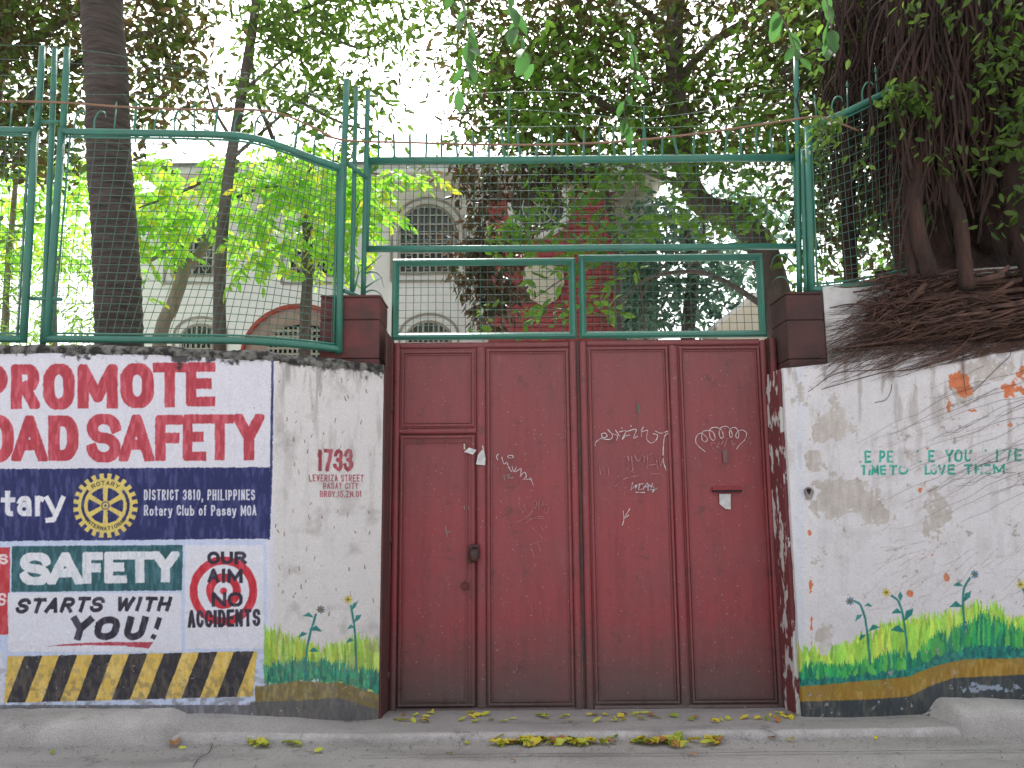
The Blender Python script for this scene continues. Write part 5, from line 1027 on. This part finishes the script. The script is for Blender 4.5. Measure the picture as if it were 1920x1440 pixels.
# small lopped tree on the right of the panel, lime leaves up to the gate
t = tree('lopped_tree', tuple(W(575, 700, 8.2)*np.array([1, 1, 0])), 'small brown lopped tree with lime green shoots behind the curved end of the fence')
limb(t, 'trunk', [(572, 900, 8.2), (572, 640, 8.2), (576, 520, 8.2), (577, 400, 8.2)], .062, .058, M_BARK, 12, .03)
limb(t, 'branch', [(577, 405, 8.2), (560, 360, 8.2), (528, 300, 8.2), (500, 230, 8.2), (480, 180, 8.2), (470, 80, 8.2)], .035, .015, M_BARK, 8, .02)
limb(t, 'branch', [(445, 370, 8.2), (500, 350, 8.1), (570, 355, 8), (660, 365, 7.9), (730, 400, 7.9)], .02, .008, M_BARK, 6, .03)
limb(t, 'branch', [(560, 360, 8.2), (600, 300, 8.3), (680, 320, 8.4), (790, 345, 8.5)], .018, .006, M_BARK, 6, .03)
dn = lambda x, y: ex(x, y, [(540, 340, 80, 50, 1), (640, 350, 60, 50, 1), (690, 360, 32, 40, 1), (750, 325, 45, 14, .5), (590, 430, 60, 50, .6), (500, 420, 50, 60, .5), (670, 420, 40, 50, .6), (640, 460, 40, 30, .4), (560, 280, 80, 20, .5), (450, 500, 20, 20, .2)])
P, D = compound((440, 260, 820, 540), 330, (7.2, 9.2), g1, dn); leaves('crown', P, .115*np.ones(len(P)), L_LIME, t, .4, D=D, seed=15)
# lime bushes far left
for k, (reg, yy, lab) in enumerate([((-160, 290, 190, 500), (10, 12.5), 'tall bright lime green bush seen through the far left fence panel'), ((-160, 440, 200, 700), (9.5, 11), 'feathery light green bush low between the fence posts and palm trunk')]):
    t = tree('bush', tuple(W(60+80*k, 700, yy[0]+.5)*np.array([1, 1, 0])), lab, 'bush')
    limb(t, 'stem', [(20+k*90, 900, yy[0]+.6), (10+k*90, 600, yy[0]+.5), (30+k*80, 480-150*(1-k), yy[0]+.5)], .06, .03, M_BARK_PALE, 8, .02)
    P, D = compound(reg, 330, yy, g1, None, 9, .26); leaves('crown', P, (.13 if k == 0 else .11)*np.ones(len(P)), L_LIME if k == 0 else leafmat('pale_feathery_leaf', [(.16, .3, .05), (.22, .36, .08), (.12, .24, .04)], (2, 2, 1.6), .6), t, .36 if k == 0 else .22, D=D, seed=20+k)
# big central tree: leaning trunk + dark crown
t = tree('leaning_tree', tuple(W(1500, 720, 9.0)*np.array([1, 1, 0])), 'big tree leaning left behind the gate with a dense dark crown above')
limb(t, 'trunk', [(1510, 900, 9), (1470, 640, 9), (1452, 540, 9), (1425, 460, 9), (1375, 405, 9), (1320, 385, 9), (1290, 330, 9.1), (1270, 200, 9.3), (1265, 40, 9.5), (1290, -120, 9.6)], .19, .10, M_BARK, 14, .02)
for b, r_ in (([(1425, 470, 9), (1380, 460, 8.8), (1340, 470, 8.7), (1290, 500, 8.7)], .05), ([(1440, 580, 9), (1380, 540, 8.8), (1310, 510, 8.8), (1220, 520, 8.8), (1170, 560, 8.8)], .04), ([(1290, 330, 9.1), (1200, 240, 9), (1080, 160, 9), (980, 60, 9)], .07), ([(1270, 150, 9.3), (1360, 60, 9.3), (1460, 20, 9.3)], .06), ([(1265, 60, 9.5), (1180, 0, 9.5), (1100, -60, 9.4)], .05), ([(1350, 395, 9), (1260, 340, 8.8), (1130, 300, 8.6), (1000, 290, 8.5)], .05), ([(1320, 390, 9), (1310, 470, 8.8), (1230, 480, 8.6)], .02)):
    limb(t, 'branch', b, r_, r_*.3, M_BARK, 8, .03)
dn = lambda x, y: min(1, ex(x, y, [(1000, 140, 130, 110, 1), (1120, 60, 180, 90, 1), (1050, 230, 150, 60, 1), (1250, 180, 130, 90, .7), (1400, 80, 120, 110, .85), (1420, 230, 90, 90, .7), (920, 60, 70, 90, .7), (940, 200, 60, 70, .8), (1000, -60, 300, 70, 1), (1400, -60, 200, 80, 1)]))*(.15 if (1330 < x < 1400 and 20 < y < 120) else 1)
P = clumps((830, -150, 1620, 330), 1200, .18, 13, (8.2, 11), g1, dn); leaves('crown', P, .12*np.ones(len(P)), L_DARK, t, .4, .5, 31)
dn2 = lambda x, y: ex(x, y, [(960, 150, 90, 60, .7), (1080, 120, 140, 70, .8), (1000, 230, 120, 60, .9), (1180, 220, 120, 60, .8), (1330, 300, 90, 60, .9), (1400, 180, 90, 120, .7), (1380, 400, 90, 60, .5)])
dn3 = dn2; dn2 = lambda x, y: dn3(x, y)*(.15 if (y > 300 and x < 1190) else 1)
P = clumps((860, -20, 1500, 470), 200, .13, 12, (7.4, 9), g1, dn2); leaves('green_shoots', P, .12*np.ones(len(P)), L_GREEN, t, .4, .5, 32)
# dark hanging tree in front of brick
t = tree('drooping_tree', tuple(W(900, 720, 9.6)*np.array([1, 1, 0])), 'drooping dark olive leaved tree hanging in front of the house beside the red brick bay')
limb(t, 'trunk', [(1165, 900, 9.8), (1160, 640, 9.8), (1150, 420, 9.8), (1100, 280, 9.8), (1020, 180, 9.8), (960, 60, 9.8)], .05, .05, M_BARK, 10)
for b in ([(1000, 200, 9.7), (930, 300, 9.5), (900, 420, 9.3), (905, 560, 9.2)], [(1010, 190, 9.7), (980, 330, 9.4), (960, 470, 9.3), (955, 590, 9.2)], [(1010, 200, 9.7), (880, 260, 9.6), (850, 330, 9.5)]): limb(t, 'branch', b, .02, .005, M_BARK, 6)
dn = lambda x, y: ex(x, y, [(900, 320, 45, 18, 1), (900, 370, 16, 30, .8), (895, 410, 14, 28, .7), (920, 450, 45, 30, .7), (910, 490, 45, 40, .9), (925, 545, 45, 30, .8), (905, 580, 20, 30, .5), (960, 330, 90, 40, .7), (1040, 320, 110, 22, .8), (980, 500, 20, 30, .25), (945, 610, 16, 20, .4)])
P = clumps((830, 290, 1200, 640), 300, .06, 8, (8.9, 9.9), g1, dn); leaves('crown', P, .135*np.ones(len(P)), L_BROWN, t, .32, 1.3, 33)
# green climbing sprays between mesh and brick
t = tree('leafy_vine', tuple(W(1100, 720, 7.6)*np.array([1, 1, 0])), 'fresh green leafy vine sprays spreading behind the overhead mesh', 'vine')
for b in ([(1220, 900, 7.8), (1210, 640, 7.8), (1190, 500, 7.7), (1120, 420, 7.6), (1030, 430, 7.5), (930, 470, 7.5)], [(1190, 500, 7.7), (1100, 500, 7.6), (1000, 560, 7.6)], [(1200, 560, 7.8), (1290, 440, 7.8), (1400, 340, 7.8)], [(1120, 420, 7.6), (1180, 330, 7.6), (1300, 300, 7.6)]): limb(t, 'stem', b, .014, .004, M_BARK, 6)
dn = lambda x, y: ex(x, y, [(960, 430, 45, 22, .9), (1040, 410, 60, 35, 1), (1110, 380, 50, 50, .9), (1000, 470, 60, 20, .3), (1080, 490, 60, 30, .4), (1130, 560, 30, 50, .4), (1060, 590, 50, 20, .2), (1180, 440, 50, 60, .5), (1000, 600, 60, 20, .3), (1240, 400, 50, 60, .5), (1180, 330, 60, 30, .6), (1350, 400, 80, 80, .35), (930, 480, 30, 16, .5), (1040, 505, 40, 25, .9), (1010, 540, 25, 15, .3)])
P = clumps((890, 280, 1480, 640), 125, .08, 7, (7.0, 8.2), g1, dn); leaves('foliage', P, .125*np.ones(len(P)), L_GREEN, t, .42, .15, 34)
# blue green tree beyond
t = tree('blue_green_tree', tuple(W(1300, 720, 13.0)*np.array([1, 1, 0])), 'pale blue green tree beyond the right gate screen', 'tree')
limb(t, 'trunk', [(1300, 900, 13.2), (1290, 640, 13.2), (1300, 500, 13.2), (1280, 400, 13.2)], .15, .08, M_BARK, 8)
dn = lambda x, y: ex(x, y, [(1210, 520, 60, 90, 1), (1280, 440, 70, 60, .8), (1330, 530, 80, 60, .7), (1260, 590, 90, 30, .6), (1240, 400, 40, 40, .6), (1400, 500, 60, 60, .5), (1420, 400, 60, 60, .6)])
P = clumps((1160, 350, 1560, 640), 330, .2, 11, (12.2, 14), g1, dn); leaves('crown', P, .16*np.ones(len(P)), L_BLUE, t, .4, .5, 35)
# green bushes beyond the banyan
t = tree('bush', tuple(W(1700, 720, 8.5)*np.array([1, 1, 0])), 'bright green bush behind the right fence panel and banyan roots', 'bush')
limb(t, 'stem', [(1680, 900, 8.6), (1670, 600, 8.6), (1690, 400, 8.6)], .04, .02, M_BARK, 7)
P = clumps((1500, 260, 2150, 560), 380, .16, 12, (8.2, 9.6), g1, None); leaves('foliage', P, .12*np.ones(len(P)), L_GREEN, t, .42, .3, 36)
# ------------------------------------------------------------------ banyan
t = tree('banyan_tree', (3.6, 6.1, 2.9), 'dark banyan tree whose roots pour over the top of the right wall')
YBn = 6.15
g2 = np.random.default_rng(55)
big = [([(1745, -150, 5.7), (1735, 100, 5.6), (1725, 260, 5.5), (1715, 400, 5.42), (1745, 520, 5.4)], .05), ([(1680, -150, 5.8), (1690, 100, 5.7), (1705, 260, 5.6), (1700, 400, 5.5), (1712, 520, 5.45)], .03), ([(1790, -150, 5.7), (1785, 100, 5.6), (1770, 300, 5.5), (1800, 420, 5.42), (1812, 540, 5.35)], .045), ([(1930, -150, 5.7), (1915, 150, 5.6), (1900, 330, 5.5), (1925, 460, 5.4), (1950, 550, 5.3)], .07), ([(1780, -150, 6.3), (1765, 150, 6.2), (1730, 330, 6.1), (1735, 430, 6.0), (1765, 530, 5.85)], .035), ([(1880, -150, 6.3), (1850, 100, 6.2), (1820, 300, 6.1), (1845, 430, 5.95), (1885, 520, 5.8)], .06),
       ([(1800, -150, 6.5), (1800, 200, 6.4), (1790, 400, 6.3), (1805, 560, 6.1)], .12), ([(1700, -150, 6.7), (1690, 200, 6.6), (1760, 420, 6.5), (1800, 580, 6.3)], .10), ([(1960, -150, 6.6), (1940, 200, 6.4), (1930, 400, 6.3), (1950, 560, 6.0)], .13), ([(1850, -150, 6.7), (1870, 250, 6.6), (1880, 560, 6.3)], .15),
       ([(1620, -150, 6.6), (1600, 150, 6.6), (1590, 380, 6.7), (1598, 560, 6.8)], .055), ([(1640, -80, 6.4), (1700, 60, 6.4), (1760, 200, 6.3), (1790, 330, 6.2)], .07), ([(1680, -150, 6.9), (1670, 200, 6.8), (1700, 420, 6.7), (1720, 580, 6.6)], .13), ([(1740, -150, 6.9), (1750, 200, 6.8), (1780, 580, 6.5)], .16), ([(1840, -150, 6.3), (1830, 200, 6.2), (1850, 400, 6.1), (1870, 560, 6.0)], .15), ([(1750, -150, 6.2), (1740, 200, 6.15), (1760, 580, 6.0)], .11), ([(1990, -150, 6.1), (1970, 200, 6.1), (1960, 580, 5.9)], .16), ([(2020, -150, 6.5), (2040, 200, 6.3), (2010, 540, 6.0)], .15)]
for k, (p, r_) in enumerate(big): limb(t, 'trunk' if r_ > .09 else 'prop_root', p, r_, r_*1.15, M_BANYAN, 12, .05, 8)
for k in range(70):      # hanging aerial roots, wavy
    x = g2.uniform(1545, 2050); y0 = g2.uniform(-150, 60); y1 = g2.uniform(200, 540) if x > 1660 else g2.uniform(180, 470); yy = g2.uniform(5.3, 6.3) if x > 1680 else g2.uniform(5.7, 6.4); pts = []
    for s in np.linspace(0, 1, 6): pts.append((x+g2.normal(0, 9)+(25*s if x > 1700 else 0), y0+(y1-y0)*s, yy))
    limb(t, 'aerial_root', pts, g2.uniform(.004, .018), .003, M_BANYAN, 6, .0, 4)
mat = MB()
for k in range(1100):
    x = g2.normal(1790, 120); 
    if x < 1560: continue
    y0 = g2.uniform(-150, 200); y1 = y0+g2.uniform(120, 330); yy = g2.uniform(5.4, 6.3) if x > 1680 else g2.uniform(5.75, 6.3); sg = g2.normal(0, 38)
    if k % 3 == 0 and 1680 < x < 1800: yy = g2.uniform(5.32, 5.5)
    mat.tube(bpath([(x, y0, yy), (x+sg*.4+g2.normal(0, 16), (y0*2+y1)/3, yy), (x+sg*.8+g2.normal(0, 20), (y0+2*y1)/3, yy), (x+sg, min(y1, 540), yy)], 4), g2.uniform(.003, .011), 4, False)
mat.build('root_curtain', M_BANYAN, t, kind='stuff')
dn = lambda x, y: ex(x, y, [(1890, 90, 60, 90, 1), (1900, 260, 50, 70, .8), (1765, 30, 60, 40, .7), (1660, 260, 30, 40, .4), (1800, 300, 50, 30, .35), (1740, 400, 20, 20, .5), (1560, 30, 50, 40, .3), (1960, 250, 60, 250, 1)])
P = clumps((1480, -150, 2150, 480), 170, .09, 7, (5.15, 5.45), g1, dn); leaves('front_foliage', P, .085*np.ones(len(P)), L_MID, t, .42, .9, 44)
P = clumps((1500, 150, 1780, 330), 40, .05, 9, (5.3, 5.45), g1, lambda x, y: ex(x, y, [(1548, 238, 16, 26, 1), (1700, 190, 30, 40, 1), (1590, 320, 20, 20, .2)])); leaves('rail_dimming_foliage', P, .075*np.ones(len(P)), L_MID, t, .42, 1.0, 45)  # last clumps: leaves added in front of the fence's top rail to dim it
# roots over the wall
def surf(px, py): return yr(px)+.085 if py < ztr_px(px)+2 else yr(px)-.012
def root_path(x0, y0, x1, y1, lift, wob, n=12):
    pts = []; ph = g2.uniform(0, 6); f1 = g2.uniform(2, 5)
    for s in np.linspace(0, 1, n):
        x = x0+(x1-x0)*s; y = y0+(y1-y0)*(s**1.15)+math.sin(ph+f1*s*3)*wob+g2.normal(0, wob*.35)
        yy = surf(x, y)-lift*(1-s)**.7-.002
        if abs(y-ztr_px(x)) < 12: yy = yr(x)-.014-lift*(1-s)
        pts.append(W(x, y, yy))
    return smoothpath(pts, 2)
for k in range(110):
    x0 = g2.uniform(1700, 2080); y0 = g2.uniform(505, 600); x1 = x0-g2.uniform(130, 380); x1 = max(x1, g2.uniform(1548, 1680)); y1 = y0+g2.uniform(15, 90)*(1 if x1 > 1600 else 1.1); y1 = min(y1, 655); r_ = abs(g2.normal(.006, .006))+.003
    P = root_path(x0, y0, x1, y1, g2.uniform(.02, .22), g2.uniform(2, 6)); MB().tube(P, np.linspace(r_, r_*.25, len(P)), 6, False).build('root', M_ROOT, t, True)
for p, r_ in (([(1900, 540), (1850, 590), (1760, 605), (1690, 635), (1560, 655)], .022), ([(2000, 560), (1900, 610), (1800, 640), (1680, 650), (1560, 660)], .016), ([(1870, 520), (1780, 545), (1700, 560), (1620, 600)], .016), ([(1960, 530), (1820, 540), (1700, 535), (1600, 548)], .02), ([(1900, 560), (1830, 620), (1790, 660), (1720, 690), (1650, 700), (1540, 730)], .008), ([(1820, 610), (1740, 650), (1660, 690), (1570, 700), (1515, 735)], .006)):
    P = smoothpath([W(x, y, surf(x, y)-.03-r_) for x, y in p], 8); MB().tube(P, np.linspace(r_, r_*.35, len(P)), 8, False).build('root', M_ROOT, t, True)
mat = MB()
for k in range(1150):
    dense = k < 640
    x0 = g2.uniform(1640, 2150); y0 = g2.uniform(500, 610) if dense else g2.uniform(560, 650); L = g2.uniform(60, 260); x1 = max(x0-L, 1548+g2.uniform(0, 1)**.7*190) if dense else max(x0-L, 1500+g2.uniform(0, 60))
    y1 = min(650, y0+g2.uniform(0, 60)) if dense else y0+g2.uniform(20, 95)*min(1, (x0-x1)/120)
    if not dense: y1 = min(y1, 700+(1700-x1)*.25)
    P = root_path(x0, y0, x1, y1, g2.uniform(.0, .22) if dense else .01, g2.uniform(1.5, 5), 9); r_ = g2.uniform(.0018, .006) if dense else g2.uniform(.0014, .0036)
    mat.tube(P, np.linspace(r_, r_*.3, len(P)), 4, False)
for k in range(46):      # fine rootlets creeping far down the wall
    x0 = g2.uniform(1800, 2200); y0 = g2.uniform(680, 900); L = g2.uniform(60, 260); P = root_path(x0, y0, x0-L, y0+L*g2.uniform(.25, .5), .0, 3, 10); mat.tube(P, np.linspace(.0016, .0007, len(P)), 3, False)
for pts in ([(1895, 655), (1893, 668), (1870, 690), (1825, 735)], [(1806, 660), (1806, 700), (1812, 740)], [(1672, 720), (1670, 735), (1660, 750), (1640, 755)]): mat.tube(smoothpath([W(x, y, yr(x)-.014) for x, y in pts], 5), .0022, 4, False)
mat.build('root_mat', M_ROOT, t, kind='stuff')
# dark matted shelf of roots on top of the wall
shf = []
xs_ = np.linspace(1640, 2350, 60)
for k, (dy, lift) in enumerate([(-55, -.42), (-6, -.02), (14, .10), (40, .12), (66, .07), (84, .0)]):
    row = []
    for x in xs_:
        e = min(1, (x-1640)/110); py = 520+dy*e-(0 if k else 5)+6*math.sin(x*.11+k); row.append(W(x, py, surf(x, 600)-lift*e-.004+.02*math.sin(x*.23+k*2)))
    shf.append(row)
V = np.array(shf).reshape(-1, 3); n_ = len(xs_); i = (np.arange(5)[:, None]*n_+np.arange(n_-1)[None]).ravel(); np_mesh('root_shelf', V, np.stack([i, i+1, i+n_+1, i+n_], 1), M_BANYAN, t, True)
dn = lambda x, y: ex(x, y, [(1900, 60, 90, 100, .9), (1880, 200, 60, 90, .5), (1560, 60, 80, 100, .9), (1620, -40, 300, 90, 1), (1530, 200, 50, 100, .7), (1760, 60, 100, 80, .4), (2000, 200, 100, 200, 1), (1540, 320, 40, 60, .4)])
P = clumps((1460, -160, 2200, 520), 430, .13, 11, (6.2, 7.8), g1, dn); leaves('crown', P, .10*np.ones(len(P)), L_MID, t, .42, .5, 41)
dn = lambda x, y: ex(x, y, [(1600, 100, 120, 200, 1), (1550, 130, 70, 160, 1), (1560, 330, 60, 100, .7), (1660, 330, 60, 140, .9), (1800, 100, 150, 180, 1), (1950, 100, 100, 300, 1), (1900, 420, 90, 90, .9)])
P = clumps((1460, -160, 2250, 500), 900, .18, 13, (7.2, 8.6), g1, dn); leaves('inner_crown', P, .12*np.ones(len(P)), L_DARK, t, .42, .5, 42)
# single larger leaves near the viewer
def big_leaf_mesh():
    mb = MB(); n = 7; vs = []
    for i in range(n):
        s = i/(n-1); w_ = .26*math.sin(math.pi*min(1, s*.93+.05))**.8; z = -.16*s*s; vs += [(s, -w_, z+.07*w_/.26), (s, 0, z), (s, w_, z+.07*w_/.26)]
    fs = []
    for i in range(n-1): fs += [(3*i, 3*i+3, 3*i+4, 3*i+1), (3*i+1, 3*i+4, 3*i+5, 3*i+2)]
    me = bpy.data.meshes.new('leaf'); me.from_pydata(vs, [], fs); me.materials.append(leafmat('near_leaf', [(.07, .16, .05)], (1.6, 1.9, 1.4), .45)); me.shade_smooth(); return me
BL = big_leaf_mesh()
def spray(label, spine, y, n, size, rootname='hanging_branch'):
    r0 = thing(rootname, tuple(W(spine[0][0], spine[0][1], y)), label, 'branch', 'leafy branches hanging into the top of the view')
    P = smoothpath([W(a, b, y+g2.uniform(-.1, .1)) for a, b in spine], 6); MB().tube(P, np.linspace(.007, .002, len(P)), 5).build('twig', M_BARK, r0, True)
    for k in range(n):
        p = P[int((k+.5)/n*len(P))]; o = link_mesh('leaf', BL, r0, p); s = size*g2.uniform(.75, 1.2); o.scale = (s, s, s); o.rotation_euler = (g2.normal(0, .4), g2.uniform(.5, 1.3), g2.uniform(0, 6.28))
spray('leafy twig hanging top centre left of the dark crown', [(840, -60), (870, 20), (880, 90), (860, 170)], 4.6, 14, .15)
spray('leafy twig with broad leaves beside the bright sky gap', [(960, -80), (955, 0), (970, 60), (1000, 120)], 4.4, 12, .14)
spray('leafy twig drooping left of the tall green post', [(1430, -80), (1450, 0), (1480, 60), (1500, 110)], 4.6, 13, .13)
spray('leafy twig with pale narrow leaves at the top in front of the banyan', [(1540, -80), (1550, 0), (1558, 50), (1556, 90)], 4.7, 12, .13)
spray('small leafy shoot on the banyan trunk', [(1740, 370), (1742, 385), (1746, 400), (1750, 410)], 5.7, 6, .14, 'leafy_shoot')
spray('heart leaved shoot hanging on the banyan roots at the right', [(1890, 200), (1880, 240), (1900, 270), (1880, 300)], 5.7, 7, .13, 'leafy_shoot')
spray('leafy twig hanging above the overhead mesh centre', [(1180, 60), (1190, 130), (1170, 200), (1180, 240)], 5.2, 12, .11)
# ------------------------------------------------------------------ fallen leaves on the ground
def dry_leaf(m, seed):
    g = np.random.default_rng(seed); mb = MB(); n = 6; vs = []
    c = g.uniform(.1, .5); tw = g.uniform(-.3, .3)
    for i in range(n):
        s = i/(n-1); w_ = .32*math.sin(math.pi*min(1, s*.9+.07))*(1+.25*g.normal()); z = c*s*(1-s)+.04; vs += [(s-.5, -w_, z+.12+tw*s*.3), (s-.5, 0, z), (s-.5, w_, z+.12*g.uniform(.2, 1.6))]
    fs = []
    for i in range(n-1): fs += [(3*i, 3*i+3, 3*i+4, 3*i+1), (3*i+1, 3*i+4, 3*i+5, 3*i+2)]
    me = bpy.data.meshes.new('fallen_leaf'); me.from_pydata(vs, [], fs); me.materials.append(m); me.shade_smooth(); return me
DL = [[dry_leaf(m, i*10+k) for k in range(4)] for i, m in enumerate(L_FALL)]
def ground_z(x, y):
    d = y-float(YE(x))
    return .012 if d < 0 else float(np.interp(d, [0, .04, .2, .5, .62, .78], [.03, .052, .05, .038, .024, .012]))
def drop(px, py, ci, label, group, size=.05, z=None):
    zz = .012 if z is None else z
    for _ in range(4): p = G(px, py, zz); zz = ground_z(p[0], p[1]) if z is None else z
    o = link_mesh('fallen_leaf', DL[ci][g2.integers(4)], None, (p[0], p[1], zz+.001)); s = size*g2.uniform(.8, 1.25); o.scale = (s*g2.uniform(.9, 1.2), s, s); o.rotation_euler = (g2.normal(0, .22), g2.normal(0, .22), g2.uniform(0, 6.28)); tag(o, label, 'leaf', group); return o
def pick(): return int(g2.choice([0, 0, 0, 1, 1, 2, 3]))
CN = ['yellow green', 'bright yellow', 'orange brown', 'small green']
for n_, xa, xb, ya, yb, lab, grp, s_ in ((46, 928, 1150, 1381, 1398, 'fallen leaf in the heap below the left half of the gate', 'leaf heap at the kerb lip under the gate centre', .08), (36, 1190, 1352, 1380, 1398, 'fallen leaf in the heap below the right half of the gate', 'leaf heap at the kerb lip under the right leaf', .08),
                                          (50, 735, 1480, 1338, 1354, 'fallen leaf scattered along the bottom of the red gate', 'leaves scattered along the gate bottom', .056), (9, 468, 555, 1389, 1400, 'leaf in the small heap in front of the painted grass', 'small leaf heap left of the gate', .08), (12, 1435, 1500, 1332, 1348, 'leaf in the cluster at the foot of the hinge post', 'leaves at the hinge post', .04)):
    for _ in range(n_):
        c_ = pick(); drop(g2.uniform(xa, xb), g2.uniform(ya, yb), c_, CN[c_]+' '+lab, grp, s_)
for x, y, c, lab, s_ in ((330, 1396, 2, 'large curled orange brown leaf at the foot of the left kerb', .10), (342, 1403, 0, 'green leaf tucked under the curled brown leaf', .05), (98, 1412, 3, 'lone green leaf on the road at the far left', .05), (598, 1408, 0, 'lone yellow green leaf on the road in front of the curved wall', .055), (843, 1413, 3, 'lone upright green leaf on the road below the wicket door', .045), (875, 1386, 0, 'lone oval yellow green leaf at the kerb lip left of the heaps', .05),
                        (1183, 1404, 3, 'small green leaf between the two heaps on the road', .035), (1302, 1415, 2, 'small brown leaf on the road in front of the right heap', .035), (1447, 1384, 2, 'brown leaf at the kerb lip right of the heaps', .05), (1484, 1381, 1, 'yellow leaf at the kerb lip near the right wall', .06), (1642, 1372, 1, 'tiny yellow leaf at the kerb lip in front of the flowers', .035), (757, 1352, 0, 'green leaf lying below the left hinge post', .06), (520, 1346, 1, 'yellow leaf on the driveway below the flowers', .045), (962, 1427, 2, 'thin brown leaf on the road below the gate centre', .035)):
    drop(x, y, c, lab, None, s_)
